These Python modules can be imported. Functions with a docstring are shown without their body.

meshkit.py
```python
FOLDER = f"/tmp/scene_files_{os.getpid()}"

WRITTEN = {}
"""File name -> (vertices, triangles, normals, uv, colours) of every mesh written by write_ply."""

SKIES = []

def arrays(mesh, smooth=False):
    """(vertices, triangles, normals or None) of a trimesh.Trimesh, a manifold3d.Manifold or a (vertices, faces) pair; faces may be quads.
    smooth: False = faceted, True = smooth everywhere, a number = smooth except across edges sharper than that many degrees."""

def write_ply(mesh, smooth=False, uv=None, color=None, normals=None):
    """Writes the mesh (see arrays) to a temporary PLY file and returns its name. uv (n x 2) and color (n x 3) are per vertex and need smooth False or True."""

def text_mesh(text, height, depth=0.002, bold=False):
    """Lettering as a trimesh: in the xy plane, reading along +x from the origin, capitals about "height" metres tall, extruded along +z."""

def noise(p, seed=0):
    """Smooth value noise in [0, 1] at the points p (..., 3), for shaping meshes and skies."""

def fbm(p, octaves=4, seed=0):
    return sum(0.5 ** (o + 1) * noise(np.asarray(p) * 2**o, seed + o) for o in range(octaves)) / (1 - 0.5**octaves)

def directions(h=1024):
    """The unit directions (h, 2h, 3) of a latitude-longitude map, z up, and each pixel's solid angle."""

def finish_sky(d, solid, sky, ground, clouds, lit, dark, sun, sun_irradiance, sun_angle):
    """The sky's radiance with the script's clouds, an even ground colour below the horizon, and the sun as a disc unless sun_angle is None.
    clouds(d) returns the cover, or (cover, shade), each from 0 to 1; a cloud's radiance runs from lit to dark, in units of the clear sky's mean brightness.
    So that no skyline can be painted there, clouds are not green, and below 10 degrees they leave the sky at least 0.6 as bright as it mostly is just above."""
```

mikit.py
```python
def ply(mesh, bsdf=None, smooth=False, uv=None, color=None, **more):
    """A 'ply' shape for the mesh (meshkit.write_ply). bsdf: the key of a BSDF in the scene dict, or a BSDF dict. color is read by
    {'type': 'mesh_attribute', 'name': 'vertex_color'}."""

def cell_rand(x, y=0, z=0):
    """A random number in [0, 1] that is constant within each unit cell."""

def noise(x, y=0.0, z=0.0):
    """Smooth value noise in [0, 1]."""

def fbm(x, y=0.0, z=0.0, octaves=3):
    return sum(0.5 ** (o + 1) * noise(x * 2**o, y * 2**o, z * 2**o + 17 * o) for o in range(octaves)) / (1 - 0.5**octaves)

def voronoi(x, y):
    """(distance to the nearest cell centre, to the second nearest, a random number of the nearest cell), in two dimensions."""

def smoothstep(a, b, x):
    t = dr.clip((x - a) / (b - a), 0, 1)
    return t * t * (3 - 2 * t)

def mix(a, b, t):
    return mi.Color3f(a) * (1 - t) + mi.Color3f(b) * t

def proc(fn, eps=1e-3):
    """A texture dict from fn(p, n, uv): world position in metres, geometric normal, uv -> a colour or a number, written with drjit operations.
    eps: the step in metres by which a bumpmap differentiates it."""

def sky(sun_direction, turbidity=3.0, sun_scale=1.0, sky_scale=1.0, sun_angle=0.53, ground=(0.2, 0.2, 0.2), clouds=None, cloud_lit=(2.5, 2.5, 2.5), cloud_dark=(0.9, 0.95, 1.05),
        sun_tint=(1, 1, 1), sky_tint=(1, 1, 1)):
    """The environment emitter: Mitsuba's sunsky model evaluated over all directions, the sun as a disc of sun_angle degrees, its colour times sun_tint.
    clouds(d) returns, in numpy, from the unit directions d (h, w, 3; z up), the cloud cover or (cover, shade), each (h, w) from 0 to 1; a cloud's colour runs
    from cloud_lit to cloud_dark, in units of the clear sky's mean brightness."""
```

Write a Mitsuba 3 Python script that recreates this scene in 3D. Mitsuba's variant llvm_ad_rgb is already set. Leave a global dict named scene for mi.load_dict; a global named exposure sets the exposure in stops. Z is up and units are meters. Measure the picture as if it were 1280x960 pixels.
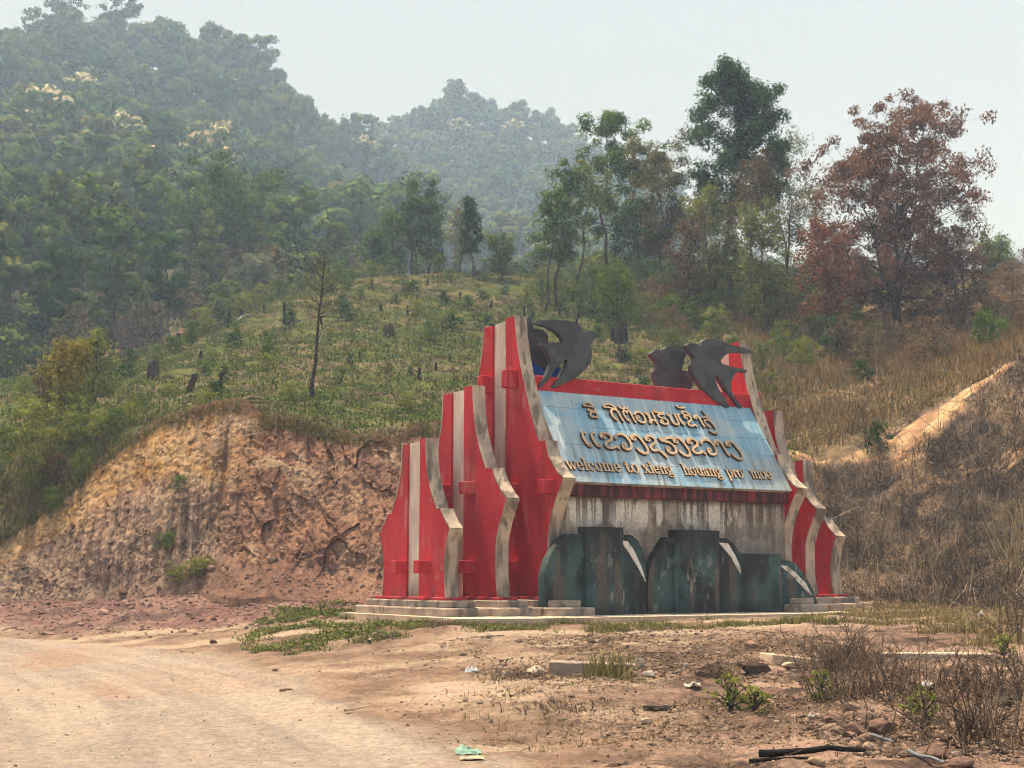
import math
import numpy as np
import trimesh
import shapely, shapely.affinity
from shapely.geometry import Polygon, LineString, Point
from shapely.ops import unary_union
from scipy.interpolate import RBFInterpolator, PchipInterpolator, CubicSpline
from scipy.spatial import cKDTree
from scipy.ndimage import map_coordinates
import drjit as dr
import mitsuba as mi
import mikit, meshkit
from mikit import ply, proc, fbm, noise, smoothstep, mix

scene, labels = {}, {}
T = mi.ScalarTransform4f

# ------------------------------------------------------------------ camera, sky, exposure
FOCAL, HORIZON = 1707.0, 722.0            # in units of a 1280 x 960 picture
EYE = np.array([0.0, 0.0, 1.6])
PITCH = math.atan((HORIZON - 480) / FOCAL)
FW = np.array([0, math.cos(PITCH), math.sin(PITCH)])
UP = np.array([0, -math.sin(PITCH), math.cos(PITCH)])
RT = np.array([1.0, 0, 0])
scene['camera'] = dict(type='perspective', fov=math.degrees(2 * math.atan(640 / FOCAL)), fov_axis='x', near_clip=0.1, far_clip=5000.0,
                       to_world=T().look_at(origin=EYE.tolist(), target=(EYE + FW).tolist(), up=[0, 0, 1]))
exposure = 1.9
SUN = np.array([-0.21, 0.26, 0.94])


def sky_cover(dv):
    c = meshkit.fbm(dv * np.array([2.0, 2.0, 5.0]) + 3.1, 4, 5)
    cover = np.clip(0.86 + 0.10 * (c - 0.5), 0, 1)
    return cover, np.clip(0.12 + 0.25 * (c - 0.45), 0, 1)


scene['sky'] = mikit.sky(SUN.tolist(), turbidity=6, sun_scale=1.9, sky_scale=1.0, sun_angle=1.0, ground=(0.22, 0.18, 0.14),
                         clouds=sky_cover, cloud_lit=(1.28, 1.44, 1.52), cloud_dark=(1.00, 1.14, 1.22), sun_tint=(1.0, 0.965, 0.91))
scene['haze_air'] = dict(type='homogeneous', albedo={'type': 'rgb', 'value': [0.90, 0.955, 0.995]},
                         sigma_t={'type': 'rgb', 'value': [0.00052, 0.00068, 0.00096]})
scene['camera']['medium'] = {'type': 'ref', 'id': 'haze_air'}

# ------------------------------------------------------------------ helpers
taken = {}


def numbered(name):
    k = taken.get(name, -1) + 1
    taken[name] = k
    return name if k == 0 else f'{name}_{k:03d}'


def tag(key, label=None, cat=None, group=None, kind=None):
    e = {}
    if label: e['label'] = label
    if cat: e['category'] = cat
    if group: e['group'] = group
    if kind: e['kind'] = kind
    labels[key] = e
    return key


def obj(name, mesh, bsdf, parent=None, smooth=False, uv=None, color=None, M=None, **more):
    key = numbered(parent + '__' + name if parent else name)
    s = ply(mesh, bsdf, smooth=smooth, uv=uv, color=color, **more)
    if M is not None:
        s['to_world'] = M
    scene[key] = s
    return key


def at(px, py, Y):
    """The world point at forward distance Y (metres along y) seen at a place of the 1280 x 960 photograph."""
    r = FW + RT * (px - 640) / FOCAL + UP * (480 - py) / FOCAL
    return EYE + r * (Y / r[1])


def cat_mesh(ms):
    vs, fs, o = [], [], 0
    for v, f in ms:
        vs.append(v); fs.append(f + o); o += len(v)
    return np.vstack(vs), np.vstack(fs)


def vf(m):
    return np.asarray(m.vertices, float), np.asarray(m.faces, int)


def tube(pts, rad, sides=6, cap=True):
    p = np.asarray(pts, float); r = np.broadcast_to(np.asarray(rad, float), (len(p),))
    t = np.gradient(p, axis=0); t /= np.linalg.norm(t, axis=1, keepdims=True) + 1e-12
    a = np.cross(t, np.where(np.abs(t[:, 2:]) < 0.9, [[0, 0, 1.0]], [[1.0, 0, 0]])); a /= np.linalg.norm(a, axis=1, keepdims=True) + 1e-12
    b = np.cross(t, a); ang = np.arange(sides) * 2 * np.pi / sides
    v = (p[:, None] + r[:, None, None] * (np.cos(ang)[None, :, None] * a[:, None] + np.sin(ang)[None, :, None] * b[:, None])).reshape(-1, 3)
    i, j = np.meshgrid(np.arange(len(p) - 1), np.arange(sides), indexing='ij')
    q0, q1, q2, q3 = i * sides + j, i * sides + (j + 1) % sides, (i + 1) * sides + (j + 1) % sides, (i + 1) * sides + j
    f = np.vstack([np.stack([q0, q1, q2], -1).reshape(-1, 3), np.stack([q0, q2, q3], -1).reshape(-1, 3)])
    if cap:
        v = np.vstack([v, p[-1:]]); n = len(v) - 1; j = np.arange(sides); base = (len(p) - 1) * sides
        f = np.vstack([f, np.stack([base + j, base + (j + 1) % sides, np.full(sides, n)], -1)])
    return v, f


def leaves(pos, size, rng, up=0.4, ratio=0.5, radial=None, droop=0.0, quad=True, rad=0.0):
    """Leaf-sized rhombs (or triangles) at the points."""
    n = len(pos); size = np.broadcast_to(size, (n,)) * rng.uniform(0.6, 1.35, n)
    nrm = rng.normal(size=(n, 3)); nrm /= np.linalg.norm(nrm, axis=1, keepdims=True)
    nrm = nrm * max(0.25, 1 - 0.5 * rad) + [0, 0, up] + (radial * (0.6 + rad) if radial is not None else 0); nrm /= np.linalg.norm(nrm, axis=1, keepdims=True) + 1e-9
    a = np.cross(nrm, rng.normal(size=(n, 3))); a /= np.linalg.norm(a, axis=1, keepdims=True) + 1e-9
    a[:, 2] -= droop; a /= np.linalg.norm(a, axis=1, keepdims=True)
    b = np.cross(nrm, a); b /= np.linalg.norm(b, axis=1, keepdims=True) + 1e-9
    L, W = a * (size * 0.5)[:, None], b * (size * 0.5 * ratio)[:, None]
    if quad:
        v = np.stack([pos - L, pos + W, pos + L, pos - W], 1).reshape(-1, 3)
        k = np.arange(n)[:, None] * 4
        return v, np.vstack([k + [0, 1, 2], k + [0, 2, 3]]), 4
    v = np.stack([pos - L + W, pos - L - W, pos + L], 1).reshape(-1, 3)
    return v, np.arange(n * 3).reshape(-1, 3), 3


def leaf_colors(n, k, rng, c0, c1, vary=0.25):
    t = rng.uniform(0, 1, n)[:, None]
    c = (np.array(c0) * (1 - t) + np.array(c1) * t) * rng.uniform(1 - vary, 1 + vary, (n, 1))
    return np.repeat(np.clip(c, 0.004, 0.9), k, axis=0)


def foliage(v, f, n, bsdf, color):
    """A 'ply' of leaves whose shading follows the rounded leaf clumps they belong to."""
    return {'type': 'ply', 'filename': meshkit.write_ply((v, f), False, None, color, normals=n), 'face_normals': False, 'bsdf': ref(bsdf)}


def ref(k):
    return {'type': 'ref', 'id': k}


VC = {'type': 'mesh_attribute', 'name': 'vertex_color'}
scene['leaf'] = dict(type='twosided', bsdf=dict(type='diffuse', reflectance=VC))
scene['leaf_thin'] = dict(type='principledthin', base_color=VC, roughness=0.55, diff_trans=0.6, spec_trans=0.0, eta=1.3)
scene['tinted'] = dict(type='twosided', bsdf=dict(type='diffuse', reflectance=VC))
scene['bark'] = scene['tinted']
# ------------------------------------------------------------------ terrain: heights from surveyed points
LOWER = [  # road, roadside, forecourt of the monument and the rubble apron: x, y, z
    (0, 2, 0), (-3, 4, 0), (3, 4, 0.02), (-4, 10, 0), (0, 11.5, 0), (4, 11.5, 0.1), (-6, 15, 0), (-1, 15, 0.02), (2, 15, 0.16), (6, 15, 0.3),
    (-10, 20, 0), (-4, 20, 0.02), (0, 20, 0.33), (4, 20, 0.5), (8, 20, 0.62), (12, 20, 0.8), (-14, 28, 0), (-8, 28, 0.08), (-5, 26, 0.22), (-3, 26.5, 0.55),
    (-1, 25, 0.66), (2, 25, 0.70), (5, 25, 0.74), (8, 25, 0.74), (12, 26, 0.82), (-18, 36, 0.0), (-12, 36, 0.15), (-8, 35, 0.40), (-5, 33, 0.66), (-4, 30, 0.66),
    (0, 30, 0.78), (4, 31, 0.78), (8, 32, 0.80), (11, 34, 0.86), (-16, 41, 0.9), (-12, 40.5, 1.0), (-9, 39, 1.05), (-6, 37.3, 0.95), (-3, 36.5, 0.8), (2, 39, 0.9), (8, 39, 1.0),
    (-30, 45, 0.6), (-30, 30, -0.1), (-25, 15, 0), (25, 15, 1.2), (30, 30, 1.6), (20, 40, 1.6), (-20, 60, 1.5), (0, 60, 1.5), (20, 60, 1.5), (18, 6, 0.4), (-18, 6, 0)]
UPPER = [  # the cleared hill, the right-hand slope with its track, the valley and the mountains: seen place and distance
    (-150, 600, 45), (20, 560, 46), (150, 540, 45), (240, 527, 44), (330, 524, 43), (430, 553, 42), (490, 552, 41), (600, 530, 43),
    (100, 512, 55), (20, 505, 58), (-120, 510, 62), (190, 465, 66), (330, 468, 60), (485, 417, 76), (400, 500, 52), (560, 349, 106), (330, 387, 100), (450, 356, 108), (650, 347, 108),
    (600, 400, 84), (560, 480, 58), (760, 420, 76), (700, 385, 92), (880, 412, 76), (780, 480, 58), (700, 350, 112),
    (1000, 440, 70), (1000, 492, 60), (1000, 560, 51), (1060, 551, 48), (1150, 528, 47), (1280, 452, 50), (1100, 500, 56), (1130, 430, 72), (1250, 405, 76), (1300, 385, 80),
    (1400, 400, 70), (1500, 420, 60), (1280, 490, 43), (1180, 545, 44), (1400, 470, 44), (1600, 500, 45),
    (1000, 352, 96), (1150, 345, 100), (1280, 352, 104), (1450, 350, 105), (870, 345, 105), (1000, 350, 125), (1280, 365, 130), (1500, 380, 140), (1280, 420, 300), (1500, 420, 400), (1100, 400, 300),
    (100, 470, 90), (250, 420, 112), (-100, 470, 100), (50, 455, 118), (180, 420, 130), (300, 390, 140), (420, 380, 140), (560, 375, 150), (700, 375, 150), (850, 375, 160),
    (0, 380, 165), (100, 360, 170), (200, 345, 180), (300, 345, 185), (400, 350, 190), (500, 365, 220), (600, 365, 240),
    (0, 250, 250), (100, 255, 255), (200, 265, 260), (300, 300, 265), (400, 330, 270), (0, 160, 330), (100, 170, 335), (200, 200, 340), (300, 235, 340), (400, 290, 340), (480, 325, 340),
    (-60, 100, 400), (30, 98, 410), (120, 82, 420), (200, 92, 430), (300, 108, 430), (360, 160, 440), (400, 200, 445), (440, 228, 455), (480, 232, 470), (-60, 130, 520), (100, 110, 520), (200, 120, 520), (300, 160, 520), (400, 235, 520),
    (-300, 130, 420), (-300, 260, 260), (-300, 420, 130),
    (500, 330, 420), (560, 315, 430), (650, 320, 430), (720, 330, 430), (560, 160, 600), (500, 196, 600), (620, 175, 610), (690, 182, 620), (740, 222, 640), (600, 245, 520), (700, 255, 520), (500, 255, 520),
    (820, 240, 680), (900, 290, 690), (1000, 350, 690), (1200, 420, 690), (500, 230, 800), (620, 210, 800), (740, 250, 800), (300, 150, 800), (100, 150, 800), (-300, 200, 800), (1000, 380, 800), (1500, 450, 800)]
FOOT = np.array([(-34, 45), (-20, 42.8), (-15.7, 42), (-13.1, 41.5), (-9.4, 40), (-5.3, 38), (-3.4, 37.2), (2, 39), (7, 39.8), (9.6, 38.3), (11.2, 34), (13.2, 27), (17, 20), (24, 12), (40, 0)], float)


def lp(x, y):
    return np.stack([np.asarray(x) / np.asarray(y) * 6, np.log(np.asarray(y)) * 3], -1)


_low = np.array(LOWER, float)
_upw = np.array([at(*q) for q in UPPER])
_f_low = RBFInterpolator(lp(_low[:, 0], _low[:, 1]), _low[:, 2], kernel='linear', smoothing=0.02)
_f_up = RBFInterpolator(lp(_upw[:, 0], _upw[:, 1]), (_upw[:, 2] - 1.6) / _upw[:, 1], kernel='thin_plate_spline', smoothing=0.004)
GA, GL = np.linspace(-1.1, 1.1, 221), np.linspace(math.log(1.2), math.log(900), 331)
_aa, _ll = np.meshgrid(GA, GL, indexing='ij')
_yy = np.exp(_ll); _xx = _aa * _yy
_q = lp(_xx.ravel(), _yy.ravel())
_tl = _f_low(_q).reshape(_aa.shape)
_tu = (_f_up(_q).reshape(_aa.shape)) * _yy + 1.6


def _look(tab, x, y):
    i = (x / y - GA[0]) / (GA[1] - GA[0]); j = (np.log(y) - GL[0]) / (GL[1] - GL[0])
    return map_coordinates(tab, [np.asarray(i, float), np.asarray(j, float)], order=1, mode='nearest')


_fseg = FOOT[1:] - FOOT[:-1]
_flen = np.linalg.norm(_fseg, axis=1)
_fcum = np.concatenate([[0], np.cumsum(_flen)])


def foot_dist(x, y):
    """Signed distance to the foot of the slope (positive uphill)."""
    best = np.full(np.shape(x), 1e9); sgn = np.ones(np.shape(x))
    for (ax, ay), (ex, ey), L in zip(FOOT[:-1], _fseg, _flen):
        t = np.clip(((x - ax) * ex + (y - ay) * ey) / L**2, 0, 1)
        dx, dy = x - ax - t * ex, y - ay - t * ey
        dd = np.hypot(dx, dy); cr = ex * (y - ay) - ey * (x - ax)
        up = dd < best - 1e-9
        sgn = np.where(up, np.where(cr > 0, 1.0, -1.0), sgn); best = np.where(up, dd, best)
    return best * sgn


def ramp_width(x):
    return np.interp(x, [-34, -17, -15, -4, 6, 9.5, 11, 15], [6, 5.0, 3.2, 3.1, 4.0, 8.0, 11, 12])


def ground_z(x, y, detail=True):
    x, y = np.asarray(x, float), np.asarray(y, float)
    lo, hi = _look(_tl, x, y), _look(_tu, x, y)
    s = foot_dist(x, y)
    back = np.interp(x, [-17, -15, -3, 6], [0.0, 0.7, 0.7, 0.0])
    t = np.clip((s - back) / ramp_width(x), 0, 1)
    t = t * (1.6 - 0.6 * t) if False else t * t * (3 - 2 * t) * 0.5 + t * 0.5
    z = lo + (np.maximum(hi, lo) - lo) * t
    if detail:
        p = np.stack([x, y, np.zeros_like(x)], -1)
        road = road_mask(x, y)
        rough = np.where(s > 0, 0.22, 0.10 + 0.10 * np.clip((s + 7) / 5, 0, 1) * (x < 0)) * (1 - 0.85 * road) * np.where((s < 0) & (y < 25), 0.9, 1)
        z = z + rough * (meshkit.fbm(p * 0.9, 5, 3) - 0.5) * 2 + 0.02 * (1 - 0.7 * road) * (meshkit.fbm(p * 7.0, 3, 8) - 0.5) * 2
        xe = 2.6 - 0.17 * y - 0.0075 * y * y
        z = z + road * 0.05 * (meshkit.fbm(np.stack([(x - xe) * 1.2, y * 0.08, 0 * x], -1), 3, 13) - 0.5) + (1 - road) * (0.035 + 0.13 * np.clip((x - 0.3) / 2, 0, 1) * np.clip((23.5 - y) / 3, 0, 1)) * (meshkit.fbm(p * 2.6, 4, 12) - 0.5) * (y < 48)
        far = np.clip((y - 60) / 100, 0, 1)
        z = z + far * 3.0 * (meshkit.fbm(p * 0.06, 4, 9) - 0.5) * 2
    return z


ROAD_EDGE = np.array([(2.2, 3), (0.9, 8), (-0.27, 11.5), (-1.4, 15.3), (-3.6, 21.3), (-7.6, 29.4), (-13, 35), (-22, 41), (-40, 48)], float)


def road_mask(x, y):
    xe = np.interp(y, ROAD_EDGE[:, 1], ROAD_EDGE[:, 0])
    p = np.stack([x, y, np.zeros_like(x)], -1)
    return np.clip((xe - x + 1.6 * (meshkit.fbm(p * 0.5, 3, 21) - 0.5)) / 1.4 + 0.5, 0, 1)


def ground_at(px, py, y0=6.0, y1=800.0):
    """Where the line of sight to that place of the photograph meets the terrain."""
    ys = np.exp(np.linspace(math.log(y0), math.log(y1), 2500))
    r = FW + RT * (px - 640) / FOCAL + UP * (480 - py) / FOCAL
    P = EYE + r[None] * (ys / r[1])[:, None]
    below = P[:, 2] < ground_z(P[:, 0], P[:, 1], False)
    k = int(np.argmax(below)) if below.any() else len(ys) - 1
    x, y = P[k, 0], P[k, 1]
    return np.array([x, y, float(ground_z(np.array([x]), np.array([y]))[0])])


def stand(px, Y):
    x = (px - 640) / FOCAL * Y * 1.0
    return np.array([x, Y, float(ground_z(np.array([x]), np.array([Y]))[0])])


def polar_sheet(a0, a1, na, y0, y1, ny, keep):
    a, l = np.meshgrid(np.linspace(a0, a1, na), np.linspace(math.log(y0), math.log(y1), ny), indexing='ij')
    y = np.exp(l); x = a * y
    z = ground_z(x, y)
    s = foot_dist(x, y)
    v = np.stack([x, y, z], -1).reshape(-1, 3)
    i, j = np.meshgrid(np.arange(na - 1), np.arange(ny - 1), indexing='ij')
    q = (i * ny + j).ravel()
    f = np.vstack([np.stack([q, q + ny, q + ny + 1], -1), np.stack([q, q + ny + 1, q + 1], -1)])
    k = keep(x, y, s).ravel()
    f = f[k[f].all(1)]
    used = np.unique(f); remap = np.full(len(v), -1); remap[used] = np.arange(len(used))
    return v[used], remap[f], s.ravel()[used]


def P3(x, y):
    return np.stack([x, y, np.zeros_like(x)], -1)


# --- the forecourt, roadside and road: masks in uv (u: road, v: 0 red rubble .. 0.5 tan soil .. 1 burnt litter)
gv, gf, gs = polar_sheet(-0.62, 0.62, 820, 1.6, 47, 620, lambda x, y, s: s < 0.25)
gx, gy = gv[:, 0], gv[:, 1]
apron = np.clip((gs + 5.5) / 2.2 + 1.5 * (meshkit.fbm(P3(gx, gy) * 0.45, 4, 30) - 0.5), 0, 1) * np.clip((-gx - 1.5) / 2, 0, 1)
litter = np.clip((gx + 1.5 - np.interp(gy, [8, 12, 16, 20, 24, 27], [0.5, 1.5, 1.0, 1.2, 4.5, 9])) / 2.5 + 1.6 * (meshkit.fbm(P3(gx, gy) * 0.55, 4, 31) - 0.5), 0, 1)
mask_v = np.clip(0.5 - 0.5 * apron + 0.5 * litter, 0, 1)


def ground_color(p, n, uv):
    x, y = p.x, p.y
    big, mid, fine = fbm(x * 0.35, y * 0.35, 1.0, 3), fbm(x * 2.2, y * 2.2, 5.0, 3), fbm(x * 14, y * 14, 2.0, 2)
    grain = noise(x * 45, y * 45, 3.0)
    xe = 2.6 - 0.17 * y - 0.0075 * y * y
    road = mix((0.255, 0.212, 0.180), (0.225, 0.193, 0.168), smoothstep(0.38, 0.62, mid))
    road = mix(road, (0.250, 0.168, 0.125), smoothstep(0.58, 0.76, big) * 0.55)
    streak = fbm((x - xe) * 1.5, y * 0.10, 7.0, 4)
    road = mix(road, (0.315, 0.268, 0.228), smoothstep(0.48, 0.68, streak) * 0.55)
    road = mix(road, (0.185, 0.155, 0.138), smoothstep(0.52, 0.70, fbm((x - xe) * 3.1, y * 0.22, 2.0, 3)) * 0.4)
    soil = mix((0.225, 0.162, 0.124), (0.155, 0.108, 0.082), smoothstep(0.35, 0.65, mid))
    soil = mix(soil, (0.34, 0.268, 0.205), smoothstep(0.44, 0.62, fbm(x * 0.3, y * 0.9, 6.0, 4)) * 0.9)
    rubble = mix((0.155, 0.092, 0.082), (0.215, 0.140, 0.118), smoothstep(0.35, 0.7, mid))
    rubble = mix(rubble, (0.10, 0.066, 0.062), smoothstep(0.5, 0.7, fbm(x * 1.1 + 9, y * 1.1, 4.0, 3)))
    burnt = mix((0.160, 0.110, 0.088), (0.082, 0.058, 0.049), smoothstep(0.42, 0.62, mid))
    burnt = mix(burnt, (0.245, 0.172, 0.136), smoothstep(0.50, 0.66, fbm(x * 0.8, y * 1.3, 3.0, 4)))
    burnt = mix(burnt, (0.035, 0.028, 0.026), smoothstep(0.64, 0.74, fbm(x * 0.9 + 5, y * 1.4, 8.0, 3)) * 0.8)
    v = uv.y
    c = mix(rubble, soil, smoothstep(0.05, 0.45, v))
    c = mix(c, burnt, smoothstep(0.55, 0.95, v))
    c = mix(c, road, smoothstep(0.2, 0.8, uv.x + 0.5 * (mid - 0.5)))
    return c * (0.55 + 0.50 * fine + 0.42 * grain)




def ground_bump(p, n, uv):
    k = 1 - 0.6 * uv.x
    return k * (0.035 * fbm(p.x * 9, p.y * 9, 1.0, 3) + 0.016 * noise(p.x * 38, p.y * 38, 4.0))


scene['ground_mat'] = dict(type='bumpmap', arbitrary=proc(ground_bump, 4e-3), scale=1.0, bsdf=dict(type='diffuse', reflectance=proc(ground_color)))
obj('ground', (gv, gf), 'ground_mat', smooth=True, uv=np.stack([road_mask(gx, gy), mask_v], -1))
tag('ground', kind='structure')

# --- the hill: u: track / bare earth, v: 0 green clearing, 0.5 dry brown, 1 burnt slope
hv, hf, hs = polar_sheet(-0.62, 0.62, 620, 18, 135, 420, lambda x, y, s: s > -0.02)
hx, hy = hv[:, 0], hv[:, 1]
TRACK = np.array([at(*q)[:2] for q in [(985, 585, 48.5), (1060, 553, 48), (1110, 540, 47.5), (1150, 528, 47.5), (1215, 492, 49), (1280, 457, 51), (1400, 400, 56)]])


def near_line(x, y, L):
    best = np.full(x.shape, 1e9)
    for a, b in zip(L[:-1], L[1:]):
        e = b - a; t = np.clip(((x - a[0]) * e[0] + (y - a[1]) * e[1]) / (e @ e), 0, 1)
        best = np.minimum(best, np.hypot(x - a[0] - t * e[0], y - a[1] - t * e[1]))
    return best


n1 = meshkit.fbm(P3(hx, hy) * 0.35, 4, 40) - 0.5
track = np.clip((0.80 - near_line(hx, hy, TRACK) + 1.6 * n1) / 0.8, 0, 1)
bare = np.clip(1.2 * (meshkit.fbm(P3(hx, hy) * 0.22, 4, 41) - 0.62) * 6, 0, 1) * np.clip(1.4 - np.abs(hs - 6) / 6, 0, 1) * 0.6
px_h = hx / hy
brown = np.clip((px_h - np.interp(hy, [40, 60, 80, 110], [0.10, 0.16, 0.10, 0.09])) / 0.05 + 2 * n1, 0, 1)
burn = np.clip((px_h - 0.205) / 0.03, 0, 1) * np.clip((49.0 - (hy - np.interp(hx, TRACK[:, 0], TRACK[:, 1] - 47)) + 3 * n1) / 1.5, 0, 1)
forest_floor = np.clip((hy - 100) / 8, 0, 1)
hill_v = np.clip(np.maximum(0.5 * brown, np.maximum(burn, 0.62 * forest_floor)), 0, 1)


def hill_color(p, n, uv):
    x, y = p.x, p.y
    big, mid, fine = fbm(x * 0.16, y * 0.16, 1.0, 3), fbm(x * 0.9, y * 0.9, 5.0, 3), fbm(x * 5, y * 5, 2.0, 3)
    green = mix((0.060, 0.078, 0.028), (0.098, 0.105, 0.042), smoothstep(0.35, 0.65, mid))
    green = mix(green, (0.130, 0.108, 0.062), smoothstep(0.46, 0.62, fbm(x * 0.22, y * 0.30, 1.0, 4)) * 0.85)
    green = mix(green, (0.075, 0.056, 0.04), smoothstep(0.57, 0.68, fbm(x * 0.5 + 4, y * 0.5, 8.0, 3)) * 0.8)
    dry = mix((0.185, 0.130, 0.082), (0.125, 0.092, 0.058), smoothstep(0.38, 0.62, mid))
    dry = mix(dry, (0.11, 0.10, 0.05), smoothstep(0.54, 0.7, big) * 0.3)
    burnt = mix((0.120, 0.092, 0.072), (0.052, 0.043, 0.038), smoothstep(0.40, 0.60, mid))
    burnt = mix(burnt, (0.20, 0.145, 0.10), smoothstep(0.55, 0.7, fbm(x * 0.6, y * 0.6, 6.0, 3)))
    c = mix(green, dry, smoothstep(0.1, 0.45, uv.y))
    c = mix(c, burnt, smoothstep(0.55, 0.95, uv.y))
    earth = mix((0.43, 0.295, 0.17), (0.30, 0.18, 0.11), smoothstep(0.4, 0.6, fbm(x * 0.5 + y * 0.6, y * 2.2 - x * 1.2, 5.0, 3)))
    c = mix(c, earth, smoothstep(0.25, 0.7, uv.x + 0.4 * (fine - 0.5)))
    return c * (0.6 + 0.8 * fine)


scene['hill_mat'] = dict(type='diffuse', reflectance=proc(hill_color))
obj('hillside', (hv, hf), 'hill_mat', smooth=True, uv=np.stack([np.maximum(track, bare), hill_v], -1))
tag('hillside', kind='structure')

# --- mountains
mv, mf, ms = polar_sheet(-0.72, 0.72, 260, 128, 800, 190, lambda x, y, s: y > 0)
scene['mountain_mat'] = dict(type='diffuse', reflectance=proc(lambda p, n, uv: mix((0.035, 0.05, 0.022), (0.075, 0.075, 0.04), smoothstep(0.3, 0.7, fbm(p.x * 0.05, p.y * 0.05, p.z * 0.05, 3)))))
obj('mountains', (mv, mf), 'mountain_mat', smooth=True)
tag('mountains', kind='structure')
scene['plain_mat'] = dict(type='diffuse', reflectance={'type': 'rgb', 'value': [0.30, 0.22, 0.15]})
pv = np.array([[-1500, -1500, -0.45], [1500, -1500, -0.45], [1500, 1500, -0.45], [-1500, 1500, -0.45]], float)
obj('terrain', (pv, np.array([[0, 1, 2], [0, 2, 3]])), 'plain_mat')
tag('terrain', kind='structure')

# --- the cut bank: a rough face of earth and rock between its foot and the lip above
bq = np.concatenate([[-17.5], np.arange(-17.4, 5.0, 0.036)])
bt = np.linspace(-0.06, 1.06, 150)
fy = np.interp(bq, FOOT[:, 0], FOOT[:, 1])
B0, B1 = np.meshgrid(bq, bt, indexing='ij')
bx = B0; wob = 0.9 * (meshkit.fbm(np.stack([bq * 0.45, bq * 0, bq * 0], -1), 4, 50) - 0.5)
lean = np.interp(bq, [-17.5, -14, -9, -5, 4], [4.2, 3.7, 3.4, 3.4, 3.5])
by = (fy + wob)[:, None] + lean[:, None] * B1 * (0.75 + 0.25 * B1)
zl = ground_z(bx[:, :1], (fy + wob)[:, None] - 0.1)
zt = ground_z(bx[:, :1], (fy + wob + lean)[:, None] + 0.9)
lip = 0.25 * (meshkit.fbm(np.stack([bq * 1.4, bq * 0, bq * 0 + 3], -1), 4, 51) - 0.5)
prof = np.clip(B1, -0.1, 1.1)
low_left = np.interp(bq, [-17.5, -15.3, -13.2, -11.2, -9.2], [.22, .42, .78, .96, 1.0])[:, None]
bz = zl + (zt + lip[:, None] - zl) * prof * low_left
by = (fy + wob)[:, None] + (by - (fy + wob)[:, None]) * low_left
Pn = np.stack([bx, by * 0.6, bz], -1)
brng = np.random.default_rng(55)


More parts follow.
